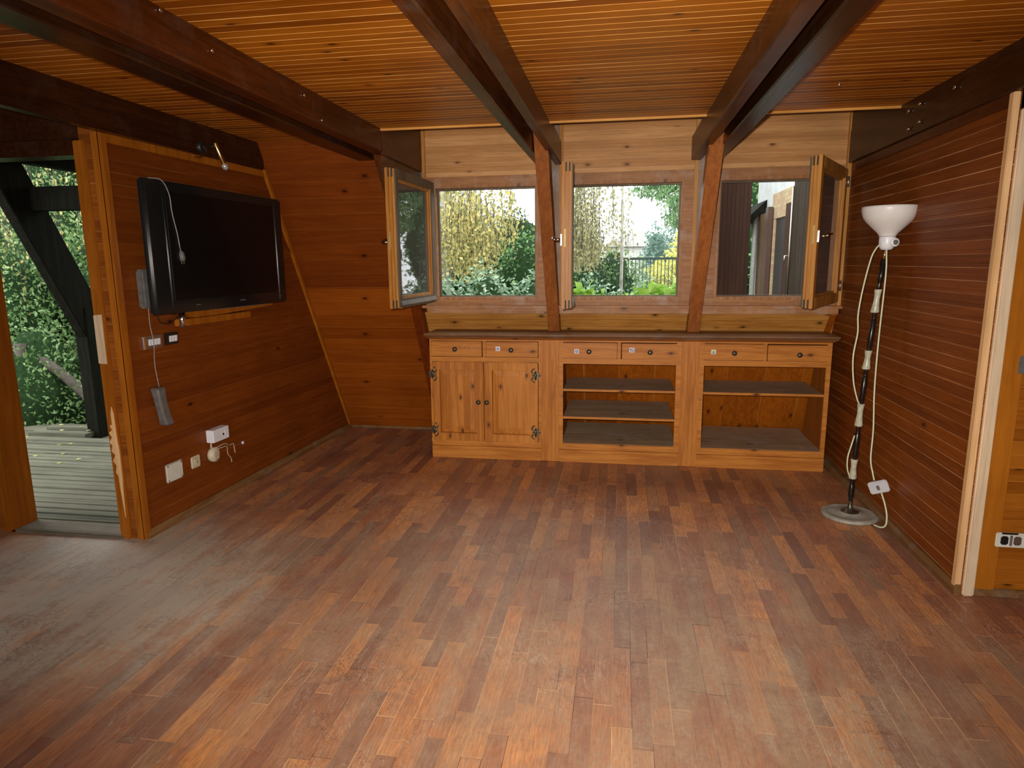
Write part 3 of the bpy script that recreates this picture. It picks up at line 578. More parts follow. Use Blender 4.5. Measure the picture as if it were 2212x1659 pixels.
cab_door(R(-1.424), R(-1.017), .142, .764, R(-1.057), R(-1.424)); cab_door(R(-1.013), R(-.600), .142, .764, R(-.992), R(-.606))
t2, R = unit('pine cabinet with two open shelves and two labelled drawers under the middle casement', -.412, .409, -.442, .577, [.568, .356], (.445, .577), 1)
d3 = drawer(t2, R(-.418), R(-.015), .801, .918, R(-.221), .853); sticker(d3, R(-.312), .854, M_label, pic=((-.22, .22, -.3, -.15), (-.28, -.1, -.15, .2), (.12, .3, -.15, .2), (-.15, .15, .18, .3)))
d4 = drawer(t2, R(.017), R(.423), .798, .916, R(.220), .854); sticker(d4, R(.090), .868, M_label, .038, .034, pic=((-.4, 0, .0, .25), (.0, .4, -.3, -.1), (-.3, -.1, -.35, -.15), (.1, .35, .12, .3)))
t3, R = unit('pine cabinet with one open shelf and two drawers standing next to the lamp', .605, 1.433, .577, 1.464, [.566], None, 2)
d5 = drawer(t3, R(.597), R(1.015), .802, .919, R(.807), .855); sticker(d5, R(.665), .861, M_labelY, pic=((-.32, .32, -.34, -.2), (-.15, .15, -.1, .1), (-.08, .08, .15, .25)))
d6 = drawer(t3, R(1.035), R(1.452), .801, .915, R(1.247), .848)
# continuous worktop with moulded front edge
wt = thing('worktop', 'long dusty brown worktop running over all three pine cabinets', 'worktop', (0, YC, .95))
g = G(); pr = [(.0, 0), (-.05, 0), (-.058, .006), (-.062, .012), (-.075, .016), (-.083, .022), (-.083, .030), (-.078, .034), (.28, .034), (.28, 0)]
g.prism([(a, b) for a, b in pr][::-1], 'x', -1.455, 1.485); g.build('board', M_top, wt)
g = G(); g.prism([(-.02, -.014), (-.05, 0), (0, 0), (0, -.014)], 'x', -1.44, 1.47); g.build('moulding', M_cab, wt)
# ================================================================== TELEVISION WALL: wall-mounted things (local x = out of the wall, y = along it)
WR = -math.atan(.0434)
def on_wall(name, label, cat, y, z, out=0, group=None): return thing(name, label, cat, (xl(y)+out, y, z), WR, group)
tv = on_wall('television', 'large flat black television mounted on the red pine wall', 'television', 3.868, 1.60)
L, H2 = .660, .361
g = G(); g.bbox(.07, .118, -L, L, -H2, H2, .012); g.bbox(.02, .072, -.30, .30, -.22, .22, .01); g.build('casing', M_black, tv)
g = G(); g.bbox(.1135, .1205, -L+.150, L-.115, -H2+.075, H2-.055, .002); g.build('screen', M_scr, tv)
g = G(); g.bbox(.114, .122, -L+.128, -L+.134, -H2+.02, H2-.02, .002); g.bbox(.114, .122, L-.098, L-.092, -H2+.02, H2-.02, .002); g.bbox(.1155, .121, -L+.134, L-.098, -H2+.066, -H2+.072, .002); g.build('bezel_ridge', M_black, tv)
g = G(); [g.bbox(.1175, .1192, .095+.012*k, .103+.012*k, -H2+.036, -H2+.046, .0006) for k in range(5)]; g.build('logo', plain('logo_silver', (.16, .16, .17), .4, .5), tv)
g = G(); [g.bbox(.1175, .1190, -.335+.008*k, -.330+.008*k, -H2+.036, -H2+.040, .0005) for k in range(5)]; g.build('small_lettering', plain('lettering_grey', (.2, .2, .2), .5), tv)
g = G(); disc(g, (.118, .575, -H2+.045), (1, 0, 0), .003, .002, 8); g.build('standby_light', plain('dull_led', (.4, .4, .38), .4), tv)
cp = curve_pts([(.10, -.60, H2+.003), (.122, -.53, H2-.002), (.126, -.485, H2-.07), (.126, -.475, H2-.17), (.126, -.45, H2-.28), (.126, -.44, H2-.355)], 8)
cdp = G().tube(cp, .0028, 6).build('power_cord', M_cordg, tv)
g = G(); e = cp[-1]; g.tube([e, e+Vector((0, .004, -.02)), e+Vector((.001, .008, -.03)), e+Vector((.001, .010, -.055)), e+Vector((.001, .011, -.075))], [.004, .005, .014, .017, .015], 10)
for k in (-1, 1): g.tube([e+Vector((.001, .011+k*.0095, -.072)), e+Vector((.001, .012+k*.0095, -.094))], .0024, 6)
g.build('plug', M_grayp, cdp)
G().tube(curve_pts([(.06, -.60, -H2+.01), (.02, -.52, -H2-.05), (.012, -.44, -H2-.062), (.015, -.37, -H2-.03), (.05, -.33, -H2+.005)], 8), .003, 6).build('signal_cord', M_black, tv)
br = on_wall('wall_bracket', 'wooden wall bracket just below the black television with a chrome tube', 'bracket', 3.80, 1.20)
g = G(); g.prism([(-.26, 0), (.0, 0), (.16, .005), (.60, .020), (.60, .034), (-.30, .036)], 'x', .004, .075); g.build('top_board', M_trim, br)
g = G(); g.bbox(.004, .075, -.33, .33, -.045, -.004, .004); g.build('lower_board', M_trim, br)
g = G(); g.tube([(.058, -.325, -.048), (.058, -.325, .036)], .017, 14); g.build('chrome_tube', M_chrome, br)
g = G(); g.box(.01, .09, -.05, .52, .034, .040); g.build('grey_strip', M_grayp, br)
ph = on_wall('intercom_phone', 'grey wall intercom with its handset dangling on a thin cord', 'telephone', 3.262, 1.38)
g = G(); g.bbox(.0, .045, -.048, .040, -.105, .105, .010); g.bbox(.04, .062, -.018, .030, -.085, .088, .010)
for k in range(9): g.bbox(.055, .066, -.010+.003*(k % 3), .020+.004*(k % 2), -.07+.018*k, -.062+.018*k, .003)
g.build('base_unit', M_grayp, ph)
G().tube(curve_pts([(.03, -.01, -.10), (.02, 0, -.20), (.03, .002, -.30), (.018, .006, -.42), (.022, .016, -.55)], 8), .0022, 6).build('cord', M_cordg, ph)
g = G(); hp = curve_pts([(.030, .000, -.55), (.036, .000, -.60), (.038, .008, -.66), (.036, .024, -.72), (.030, .044, -.775)], 6); v = []; fs = []
for i, q in enumerate(hp):
    t = i/(len(hp)-1); w_ = .031+.003*abs(2*t-1)**2-(.008 if i in (0, len(hp)-1) else 0); th = .018+.008*abs(2*t-1)**3-(.008 if i in (0, len(hp)-1) else 0)
    v += [q+Vector((-th, -w_, 0)), q+Vector((th*.6, -w_, 0)), q+Vector((th, -w_*.7, 0)), q+Vector((th, w_*.7, 0)), q+Vector((th*.6, w_, 0)), q+Vector((-th, w_, 0))]
for i in range(len(hp)-1): fs += [(6*i+k, 6*i+(k+1) % 6, 6*i+6+(k+1) % 6, 6*i+6+k) for k in range(6)]
fs += [tuple(range(6))[::-1], tuple(range(len(v)-6, len(v)))]; g.add(v, fs); g.build('handset', M_grayp, ph)
def switch(label, y, z, w_, h_, mplate, n, rock, edge=None):
    t = on_wall('light_switch', label, 'switch', y, z, group='switch plates under the television')
    g = G(); g.bbox(0, .010, -w_/2, w_/2, -h_/2, h_/2, .003); g.build('face_plate', mplate, t)
    if edge: G().bbox(.001, .013, -w_/2-.004, -w_/2+.012, -h_/2, h_/2, .002).build('plate_edge', M_chrome, t)
    for k in range(n):
        yy = (k-(n-1)/2)*rock+.008; G().bbox(.009, .014, yy-rock*.43, yy+rock*.43, -.018, .018, .002, Matrix.Rotation(.08, 4, 'Y')).build('rocker', M_white, t)
    return t
switch('brushed metal switch plate with four white rockers', 3.285, 1.085, .145, .072, M_steel, 4, .023, True)
switch('black switch plate with three white rockers', 3.435, 1.088, .108, .070, M_black, 3, .023)
jb = on_wall('junction_box', 'white plastic junction box standing proud of the red wall', 'box', 3.735, .437)
G().bbox(0, .055, -.078, .078, -.040, .040, .003).build('housing', M_white, jb)
g = G(); disc(g, (.0545, .02, -.004), (1, 0, 0), .008, .002, 14); g.build('lock_hole', M_iron, jb)
G().bbox(.054, .0575, .032, .048, -.016, .018, .002).build('tab', M_white, jb)
bp = on_wall('blanking_plate', 'square dirty white blanking plate screwed low on the wall', 'plate', 3.345, .311)
G().bbox(0, .012, -.070, .070, -.056, .056, .006).build('cover', M_plate, bp)
for a in (-1, 1):
    for b in (-1, 1): g = G(); disc(g, (.0115, a*.056, b*.044), (1, 0, 0), .0055, .002, 10); g.build('screw', M_steel, bp)
ss = on_wall('wall_socket', 'small square cream socket plate beside the blanking plate', 'socket', 3.533, .312)
G().bbox(0, .010, -.041, .041, -.037, .037, .006).build('face_plate', M_cream, ss)
G().bbox(.009, .017, -.026, .026, -.024, .024, .004).build('insert', M_cream, ss)
g = G(); disc(g, (.0165, 0, 0), (1, 0, 0), .009, .002, 12); g.build('hole', plain('dull_ring', (.4, .34, .22), .5), ss)
rs = on_wall('wire_outlet', 'round cream outlet with loose telephone wires under the white box', 'outlet', 3.692, .312)
g = G(); disc(g, (0, 0, 0), (1, 0, 0), .047, .034, 24); g.bbox(.0, .036, -.030, .040, -.040, .038, .012); g.build('housing', M_cream, rs)
g = G(); g.bbox(.034, .038, -.018, .024, -.022, .02, .004); g.build('cap_ring', plain('cream_ring', (.55, .48, .32), .4), rs)
for k, pts in enumerate((((.02, -.02, .085), (.025, -.03, .05), (.05, .0, .052), (.06, .06, .058), (.05, .12, .03), (.045, .165, .03), (.045, .175, -.01), (.045, .178, -.04)), ((.02, -.02, .085), (.03, -.02, .045), (.055, .02, .04), (.06, .075, .035), (.05, .095, -.02), (.045, .13, -.06), (.045, .135, -.09)))):
    G().tube(curve_pts(pts, 6), .0028, 6).build('wire', plain('pale_wire', (.62, .5, .36), .5), rs)
wp = G(); disc(wp, (xl(4.02), 4.02, .30), (1, 0, 0), .012, .010, 10); o = wp.build('wall_plug', M_label); tag(o, 'tiny pale wall plug left in a hole low in the boards', 'plug')
# spotlight on the beam
sp = thing('spotlight', 'small black and brass spotlight fixed to the dark beam over the television', 'lamp', (-2.545, 3.80, 2.205))
g = G(); g.lathe([(.030, -.03), (.036, -.026), (.036, .026), (.030, .030)], 18, Matrix.Rotation(math.pi/2, 4, 'Y') @ Matrix.Translation((0, 0, .015))); g.build('canopy', M_iron, sp)
g = G(); g.tube(curve_pts([(.04, 0, 0), (.055, .04, .012), (.05, .085, .02), (.055, .105, .03)], 5), .007, 8); g.build('arm', M_iron, sp)
g = G(); a = Vector((.055, .10, .045)); b = Vector((.075, .148, -.075)); g.tube([a, a+(b-a)*.04, a+(b-a)*.96, b], [.010, .014, .014, .012], 14); g.build('tube_shade', M_brass, sp)
g = G(); g.tube([b, b+(b-a)*.08, b+(b-a)*.22, b+(b-a)*.32], [.012, .020, .019, .006], 14); g.build('bulb', M_glassy, sp)
g = G(); g.tube(curve_pts([(.01, -.06, -.055), (.02, -.03, -.062), (.025, .0, -.055), (.02, .015, -.03)], 6), .0035, 6); g.build('lead', M_brass, sp)
# ================================================================== LAMP WALL END: outlets
so = thing('broken_socket', 'double socket without its cover low on the orange panelled wall', 'socket', (1.725, YB-.0, .275))
g = G(); g.bbox(-.062, .068, -.010, .006, -.033, .033, .004); g.build('mounting_strap', M_plate, so)
for xx, mm in ((-.030, M_iron), (.022, plain('brown_bakelite', (.13, .07, .06), .4))): G().bbox(xx-.015, xx+.015, -.016, -.008, -.020, .020, .005).build('socket_insert', mm, so)
G().bbox(-.042, .022, -.013, -.009, .028, .036, .001).build('dark_clip', M_iron, so)
G().bbox(-.008, .002, -.013, -.009, -.024, .024, .001).build('centre_strip', M_grayp, so)
sw = thing('grey_switch', 'grey metal switch plate at the picture edge of the panelled wall', 'switch', (1.71, YB+.01, 1.057)); sw['label'] = 'grey metal switch plate chest-high on the orange panelled wall'
G().bbox(-.045, .075, -.018, .004, -.038, .038, .004).build('face_plate', M_grayp, sw); G().bbox(-.02, .05, -.022, -.017, -.018, .018, .002).build('rocker', M_white, sw)
# ================================================================== FLOOR LAMP
FX, FY = 1.372, 3.98
fl = thing('floor_lamp', 'tall floor lamp with white bell shade and onyx stem segments', 'lamp', (FX, FY, 0))
bend = lambda h: .028*h*h-.002
g = G(); g.lathe([(.150, 0), (.155, .004), (.155, .014), (.150, .020), (.132, .0225), (.128, .021), (.060, .024), (.056, .028)], 48); g.build('base', M_disc, fl)
g = G(); g.lathe([(.052, .022), (.050, .028), (.036, .032), (.024, .042), (.014, .058), (.010, .075), (.009, .095), (.011, .10)], 28); g.build('base_hub', M_bronze, fl)
on = [(.233, .350), (.551, .683), (.886, .993), (1.208, 1.337)]
for a, b in on:
    h = b-a; g = G(); g.lathe([(.012, a), (.021, a), (.0225, a+.006), (.0185, a+h*.30), (.0150, a+h*.55), (.0160, a+h*.75), (.0195, a+h*.95), (.0195, b), (.011, b)], 24, cx=bend); g.build('onyx_segment', M_onyx, fl)
tubes = [(.095, .233), (.350, .551), (.683, .886), (.993, 1.208), (1.337, 1.502)]
for a, b in tubes:
    g = G(); h = b-a
    pr = [(.010, a), (.013, a+.005), (.009, a+.012), (.013, a+.020), (.015, a+.030), (.015, b-.045), (.012, b-.040), (.009, b-.030), (.013, b-.022), (.009, b-.012), (.014, b-.004), (.012, b)]
    if b > 1.5: pr = [(.010, a), (.008, a+.01), (.011, a+.02), (.008, a+.03), (.012, a+.045), (.014, a+.05), (.014, b)]
    g.lathe(pr, 20, cx=bend); g.build('stem_tube', M_tube, fl)
g = G(); g.lathe([(.006, 1.498), (.006, 1.556)], 12, cx=bend); g.build('brass_neck', M_brass, fl)
sx = bend(1.6)
g = G(); g.lathe([(.016, 1.552), (.028, 1.554), (.037, 1.568), (.041, 1.585), (.041, 1.628), (.038, 1.636)], 28, Matrix.Translation((sx, 0, 0))); g.build('socket_housing', M_white, fl)
g = G(); pr = [(.040, 1.618), (.043, 1.630), (.051, 1.642), (.070, 1.661), (.093, 1.684), (.112, 1.704), (.126, 1.724), (.134, 1.745), (.138, 1.768), (.1395, 1.784), (.1370, 1.785), (.134, 1.766), (.129, 1.744), (.121, 1.725), (.107, 1.705), (.088, 1.686), (.064, 1.664), (.046, 1.646), (.037, 1.634)]
v = []; seg = 56
for rr, h in pr:
    for k in range(seg): a = 2*math.pi*k/seg; v.append((rr*math.cos(a)+sx, rr*math.sin(a), h))
n = len(pr); fs = [(i*seg+k, i*seg+(k+1) % seg, ((i+1) % n)*seg+(k+1) % seg, ((i+1) % n)*seg+k) for i in range(n) for k in range(seg)]
g.add(v, fs, True); g.build('lamp_shade', M_shade, fl)
g = G(); c = Vector((sx+.022, -.036, 1.592)); nv = Vector((.15, -1, .0)).normalized()
disc(g, c, nv, .0235, .016, 24); s_ = g.build('socket_ring', M_white, fl)
g = G(); disc(g, c+nv*.0135, nv, .014, .004, 20); g.build('ring_recess', M_grayp, s_)
P = lambda *q: tuple(Vector(a)-Vector((FX, FY, 0)) for a in q)
G().tube(curve_pts(P((1.400, 3.95, 1.585), (1.375, 3.94, 1.56), (1.352, 3.94, 1.50), (1.325, 3.94, 1.34), (1.312, 3.94, 1.20), (1.318, 3.94, 1.10), (1.305, 3.94, .96), (1.318, 3.94, .82), (1.345, 3.94, .72), (1.364, 3.95, .685)), 6), .0042, 7).build('cord', M_cord, fl)
G().tube(curve_pts(P((1.354, 3.955, .50), (1.335, 3.94, .44), (1.322, 3.94, .37), (1.326, 3.94, .30), (1.345, 3.95, .255), (1.352, 3.96, .245)), 6), .0040, 7).build('cord', M_cord, fl)
G().tube(curve_pts(P((1.434, 3.955, 1.552), (1.44, 3.95, 1.42), (1.435, 3.95, 1.14), (1.430, 3.94, .95), (1.430, 3.93, .75), (1.435, 3.91, .55), (1.432, 3.90, .38), (1.440, 3.87, .30), (1.446, 3.86, .265)), 6), .0044, 7).build('cord', M_cord, fl)
ft = bpy.data.objects.new('foot_switch', None); C.objects.link(ft); ft.parent = fl; ft.location = Vector((1.468, 3.845, .232))-Vector((FX, FY, 0)); ft.rotation_euler = (.15, -.38, -.35)
G().bbox(-.050, .050, -.012, .012, -.036, .036, .006).build('switch_case', plain('grey_switch_plastic', (.58, .58, .60), .45, var=.1), ft)
G().bbox(-.012, .004, -.015, -.011, -.014, .014, .002).build('rocker', M_grayp, ft)
G().tube(curve_pts(P((1.478, 3.83, .205), (1.490, 3.80, .15), (1.497, 3.775, .09), (1.492, 3.765, .035), (1.475, 3.79, .012), (1.455, 3.83, .010)), 6), .0046, 7).build('cord', M_cord, fl)
# ================================================================== OUTSIDE: balcony
g = G(); y = YA+.13; k = 0
rng = random.Random(3)
while y < 5.02:
    wd = .084; g.bbox(-6.6, -2.75, y, y+wd-.012, -.045, -.012+rng.uniform(-.003, .003), .003); y += wd
g.bbox(-5.35, -4.75, 5.05, 5.16, -.03, .012, .004); g.bbox(-5.3, -4.72, 5.20, 5.34, -.02, .03, .004); g.bbox(-6.6, -2.75, 5.05, 5.6, -.08, -.05, .004)
structure(g.build('deck_floor', M_deck))
g = G()
rng = random.Random(5)
for _ in range(26):
    x = rng.uniform(-5.3, -3.6); y = rng.uniform(4.3, 5.3); a = rng.uniform(0, 6.3); s = .022; z = -.008 if y < 5 else .035
    g.add([(x+s*math.cos(a+q), y+s*.8*math.sin(a+q), z+.003*math.sin(3*q)) for q in (0, 1.1, 2.6, 3.9, 5.1)], [(0, 1, 2, 3, 4)])
o = g.build('fallen_leaves', L_yel); o['kind'] = 'stuff'; o['label'] = 'yellow leaves fallen on the weathered deck'; o['category'] = 'leaves'
def bar(name, a, b, w_, h_, m=None):
    a, b = Vector(a), Vector(b); d = (b-a); Lh = d.length; M = Matrix.Translation(a) @ d.to_track_quat('Y', 'Z').to_matrix().to_4x4()
    return G().bbox(-w_/2, w_/2, 0, Lh, -h_/2, h_/2, .006, M).build(name, m or M_ext)
structure(bar('rafter_beam', (-4.75, slope_y(2.75, -.10), 2.75), (-4.75, slope_y(.62, -.10), .62), .10, .30))
structure(bar('cross_beam', (-4.75, 4.82, 2.045), (-2.75, 4.82, 2.045), .12, .185))
structure(bar('eave_beam', (-4.66, 2.8, 2.42), (-4.66, 5.6, 2.42), .12, .22))
structure(bar('soffit_beam', (-3.7, 2.8, 2.50), (-3.7, 5.6, 2.50), 1.9, .08))
pt = bar('deck_post', (-4.755, 5.22, -.05), (-4.755, 5.22, 1.15), .13, .13); tag(pt, 'black timber post carrying the sloping beam at the end of the deck', 'post')
structure(bar('outer_wall', (-2.74, 3.5, 1.1), (-2.74, 5.6, 1.1), .02, 2.5))
for z in (.55, .95):
    pass
# ================================================================== OUTSIDE: garden
g = G(); g.add([(-30, -2, -.9), (26, -2, -.9), (26, 45, -.6), (-30, 45, -.6)], [(0, 1, 2, 3)]); o = g.build('garden_ground', M_soil); md = o.modifiers.new('thick', 'SOLIDIFY'); md.thickness = .1; structure(o)
NPR = np.random.RandomState(11)
def leaves(centers, size, droop=.3, jitter=.35, aspect=.55, upright=0.0):
    """one folded diamond leaf at every point"""
    n = len(centers); th = NPR.uniform(0, 2*np.pi, n); el = NPR.uniform(-1.0, .5, n)*(1-upright)-droop+upright*.9
    d = np.stack([np.cos(th)*np.cos(el), np.sin(th)*np.cos(el), np.sin(el)], 1)
    up = NPR.normal(size=(n, 3)); s = np.cross(d, up); s /= np.linalg.norm(s, axis=1)[:, None]+1e-9; nn = np.cross(s, d)
    sz = size*(1+jitter*NPR.uniform(-1, 1, n))[:, None]; c = centers
    a = c; b = c+d*sz*.45+s*sz*aspect*.5+nn*sz*.08; e = c+d*sz; f_ = c+d*sz*.45-s*sz*aspect*.5+nn*sz*.08
    v = np.stack([a, b, e, f_], 1).reshape(-1, 3); i = np.arange(n)[:, None]*4
    return v, np.concatenate([i+[[0, 1, 2]], i+[[0, 2, 3]]], 0)
def leaf_mesh(name, v, tris, m, parent, extra=None):
    if extra is not None:
        ev, ef = extra; tris = np.concatenate([tris, ef+len(v)], 0); v = np.concatenate([v, ev], 0)
    me = bpy.data.meshes.new(name); me.vertices.add(len(v)); me.vertices.foreach_set('co', v.astype(np.float32).ravel())
    me.loops.add(len(tris)*3); me.loops.foreach_set('vertex_index', tris.astype(np.int32).ravel()); me.polygons.add(len(tris))
    me.polygons.foreach_set('loop_start', np.arange(len(tris), dtype=np.int32)*3); me.polygons.foreach_set('loop_total', np.full(len(tris), 3, np.int32)); me.update(); me.validate()
    me.materials.append(m); o = bpy.data.objects.new(name, me); C.objects.link(o); o.parent = parent; return o
def blob_pts(c, rad, n, shell=.55):
    d = NPR.normal(size=(n, 3)); d /= np.linalg.norm(d, axis=1)[:, None]; rr = (shell+(1-shell)*NPR.uniform(0, 1, n))[:, None]
    rr *= (1+.10*np.sin(5*d[:, :1]+3*d[:, 1:2])+.08*np.sin(9*d[:, 2:3]+7*d[:, :1])); return np.array(c)+d*rr*np.array(rad)
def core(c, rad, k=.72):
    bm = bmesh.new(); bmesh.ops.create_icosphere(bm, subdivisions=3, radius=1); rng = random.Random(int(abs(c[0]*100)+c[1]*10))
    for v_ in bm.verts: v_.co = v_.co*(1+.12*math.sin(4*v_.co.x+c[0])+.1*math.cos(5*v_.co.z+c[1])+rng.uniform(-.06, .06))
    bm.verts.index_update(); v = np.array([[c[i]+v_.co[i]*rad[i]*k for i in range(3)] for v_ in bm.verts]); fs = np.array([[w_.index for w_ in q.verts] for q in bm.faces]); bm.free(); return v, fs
def join(parts):
    vs, fs, n = [], [], 0
    for v, q in parts: vs.append(v); fs.append(q+n); n += len(v)
    return np.concatenate(vs), np.concatenate(fs)
def plant(name, label, cat, base, blobs, m, size, dens, trunk=None, bark=None, group=None, cores=True, droop=.3, aspect=.55, upright=0.0, ck=.72):
    """blobs: ((x, y, z), (rx, ry, rz)) in world metres; dens leaves per square metre of blob surface"""
    t = thing(name, label, cat, base, group=group); B = np.array(base)
    parts = []
    for c, rad in blobs:
        c = np.array(c)-B; n = int(dens*10.5*(rad[0]*rad[1]+rad[0]*rad[2]+rad[1]*rad[2]))
        parts.append(leaves(blob_pts(c, rad, n), size, droop, aspect=aspect, upright=upright))
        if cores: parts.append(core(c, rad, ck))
    v, q = join(parts); fo = leaf_mesh('foliage', v, q, m, t)
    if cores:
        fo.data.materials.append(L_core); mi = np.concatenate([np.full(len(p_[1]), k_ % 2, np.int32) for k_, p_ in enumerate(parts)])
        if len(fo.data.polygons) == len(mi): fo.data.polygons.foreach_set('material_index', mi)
    g = G()
    for pts, rr in (trunk or [([(base[0], base[1], base[2]), (blobs[0][0][0], blobs[0][0][1], blobs[0][0][2])], [.05, .02])]):
        g.tube([Vector(p)-Vector(base) for p in pts], rr, 8)
    g.build('trunk', bark or M_bark, t); return t
def hanging(name, label, base, strands, m, size, spacing, bark, trunk):
    """weeping birch: strands = (x, y, z_top, z_bottom)"""
    t = thing(name, label, 'tree', base); B = np.array(base); pts = []; g = G(); rng = random.Random(4)
    for x, y, za, zb in strands:
        n = max(2, int((za-zb)/spacing)); ph = rng.uniform(0, 6)
        zz = np.linspace(za, zb, n)+NPR.uniform(-.02, .02, n)
        wob = .05*np.sin(zz*2.1+ph)
        pts.append(np.stack([x+wob+NPR.normal(0, .035, n), y+NPR.normal(0, .035, n), zz], 1)-B)
        g.tube([Vector((x+.05*math.sin(q*2.1+ph), y, q))-Vector(base) for q in np.linspace(za, zb, 6)], [.006, .005, .004, .003, .003, .002], 3)
    v, q = leaves(np.concatenate(pts), size, .9, aspect=.75); leaf_mesh('foliage', v, q, m, t)
    g.build('twig', M_bark, t); g = G()
    for p_, rr in trunk: g.tube([Vector(a)-Vector(base) for a in p_], rr, 10)
    g.build('trunk', bark, t); return t
R_ = random.Random(21)
# weeping yellow birch beyond the first window
st = []
for _ in range(300):
    az = R_.triangular(-.325, -.140, -.225); y = R_.uniform(9.2, 11.5); x = az*y
    zb = 1.45+R_.uniform(-.2, .45)+(R_.uniform(.2, .7) if az > -.185 else 0); za = 4.2+R_.uniform(-.6, .4) if R_.random() < .22 else 2.2+R_.uniform(-.4, .35)
    st.append((x, y, za, zb))
hanging('weeping_birch', 'weeping birch with golden autumn leaves beyond the casement nearest the television', (-2.9, 10.6, -.9), st, L_birch, .058, .040, M_barkW, [([(-2.9, 10.6, -.9), (-2.85, 10.6, 2.0), (-2.6, 10.5, 4.6)], [.14, .11, .06]), ([(-2.6, 10.5, 4.4), (-2.2, 10.3, 4.6), (-1.8, 10.2, 4.2)], [.05, .035, .02])])
st = []
for _ in range(200):
    az = R_.uniform(-.095, .024) if R_.random() < .35 else R_.triangular(-.095, -.018, -.065); y = R_.uniform(10.5, 12.5); x = az*y
    zb = 1.45+R_.uniform(-.1, .3) if az < -.022 else 1.55+R_.uniform(0, .5)
    za = 4.2 if R_.random() < .45 else 2.1+R_.uniform(-.3, .5)
    st.append((x, y, za, zb))
hanging('weeping_birch', 'weeping birch with thinning olive leaves beyond the middle casement', (-1.1, 11.8, -.9), st, L_birch2, .055, .055, M_barkW, [([(-1.1, 11.8, -.9), (-1.1, 11.8, 3.6), (-.9, 11.6, 4.8)], [.09, .07, .04])])
# slender pale trunk seen through the strands
plant('birch_sapling', 'slender white birch sapling standing before the metal fence', 'tree', (0.0, 13.2, -.8), [((0.0, 13.2, 3.9), (.5, .4, .5))], L_birch2, .07, 14, trunk=[([(0.0, 13.2, -.8), (0.01, 13.2, 2.0), (0, 13.2, 3.8)], [.035, .03, .015])], bark=M_barkW, cores=False)
# hedge of laurels under the first two windows: separate shrubs side by side
lx = [(-2.75, 7.4, 1.42), (-2.15, 7.2, 1.46), (-1.55, 7.3, 1.50), (-.95, 7.5, 1.46), (-.35, 7.7, 1.36), (.28, 7.7, 1.33), (.88, 7.6, 1.36)]
wh = ['farthest along towards the deck', 'second from the deck end', 'in front of the golden birch', 'between the two birches', 'under the olive birch', 'in front of the metal fence', 'nearest the white outbuilding']
for (x, y, zt), s_ in zip(lx, wh):
    plant('laurel_shrub', 'grey-green laurel shrub of the hedge outside the windows, '+s_, 'shrub', (x, y, -.9), [((x, y, zt-.62), (.44, .42, .62))], L_laurel, .062, 330, group='laurel hedge outside the windows', droop=-.1, aspect=.42)
# bright large-leaved plants right under the middle window
def rosette(x, y, z, n, sz, lab):
    t = thing('hydrangea_plant', lab, 'plant', (x, y, -.85), group='large-leaved plants under the middle casement'); pts = NPR.normal(0, .045, (n, 3))*np.array([2.4, 1.2, 1.0])+np.array([0, 0, z+.85])
    v, q = leaves(pts, sz, -.25, .4, .62, .35); leaf_mesh('foliage', v, q, L_big, t)
    g = G(); [g.tube([(dx*.2, 0, 0), (dx, .02, z+.80)], [.012, .008], 6) for dx in (-.10, -.03, .05, .11)]; g.build('stem', plain('green_stem', (.12, .2, .05), .6), t)
rosette(-.33, 6.2, 1.17, 50, .12, 'bright green broad-leaved plant below the foot of the edge-on casement leaf')
rosette(.02, 6.3, 1.10, 44, .10, 'low broad-leaved plant below the middle of the middle casement')
rosette(.40, 6.1, 1.18, 56, .14, 'tallest broad-leaved plant at the sill near the brown shutter')
rosette(.20, 6.25, 1.10, 34, .10, 'small broad-leaved plant beside the tallest one near the shutter')
# dark evergreens behind the hedge and birches
plant('evergreen_tree', 'dark rounded evergreen behind the golden birch', 'tree', (-2.3, 15.5, -.8), [((-2.6, 15.5, 1.5), (1.3, .9, 1.35)), ((-3.9, 15.7, 1.6), (1.3, .9, 1.4))], L_dark, .12, 60)
plant('evergreen_tree', 'dark feathery evergreen just past the golden birch', 'tree', (-2.0, 13.8, -.8), [((-2.05, 13.8, 1.2), (.62, .6, 1.05)), ((-1.5, 14.4, 1.3), (.7, .6, 1.2))], L_mid, .10, 70)
plant('evergreen_tree', 'low green shrubbery tree behind the olive birch', 'tree', (-.9, 16.0, -.8), [((-.95, 16.0, 1.0), (.9, .7, 1.15)), ((-.2, 16.5, .9), (.8, .7, 1.0))], L_mid2, .10, 60)
# cedar whose boughs hang into the upper corner of the middle window
cb = [((.66, 9.6, 2.62), (.42, .32, .13)), ((.92, 9.5, 2.30), (.42, .3, .14)), ((.42, 9.7, 2.50), (.30, .25, .10)), ((.85, 9.5, 2.08), (.30, .3, .12)), ((1.05, 9.7, 2.72), (.4, .3, .16)), ((.25, 9.9, 2.72), (.25, .2, .10)), ((1.1, 9.6, 2.0), (.28, .25, .12)), ((.55, 9.7, 2.74), (.45, .3, .12)), ((.80, 9.6, 2.45), (.4, .3, .12)), ((.95, 9.6, 2.16), (.35, .3, .10))]
plant('cedar_tree', 'cedar with light green boughs hanging at the top of the middle casement', 'tree', (1.55, 9.8, -.8), cb, L_cedar, .075, 330, trunk=[([(1.55, 9.8, -.8), (1.5, 9.8, 4.0)], [.16, .09]), ([(1.5, 9.8, 3.1), (1.0, 9.6, 2.75), (.3, 9.8, 2.62)], [.05, .03, .012]), ([(1.5, 9.8, 2.6), (1.0, 9.6, 2.35), (.55, 9.6, 2.32)], [.05, .03, .012]), ([(1.5, 9.8, 2.3), (1.0, 9.5, 2.1), (.75, 9.5, 1.95)], [.04, .02, .01])], cores=False, droop=.6, aspect=.3)
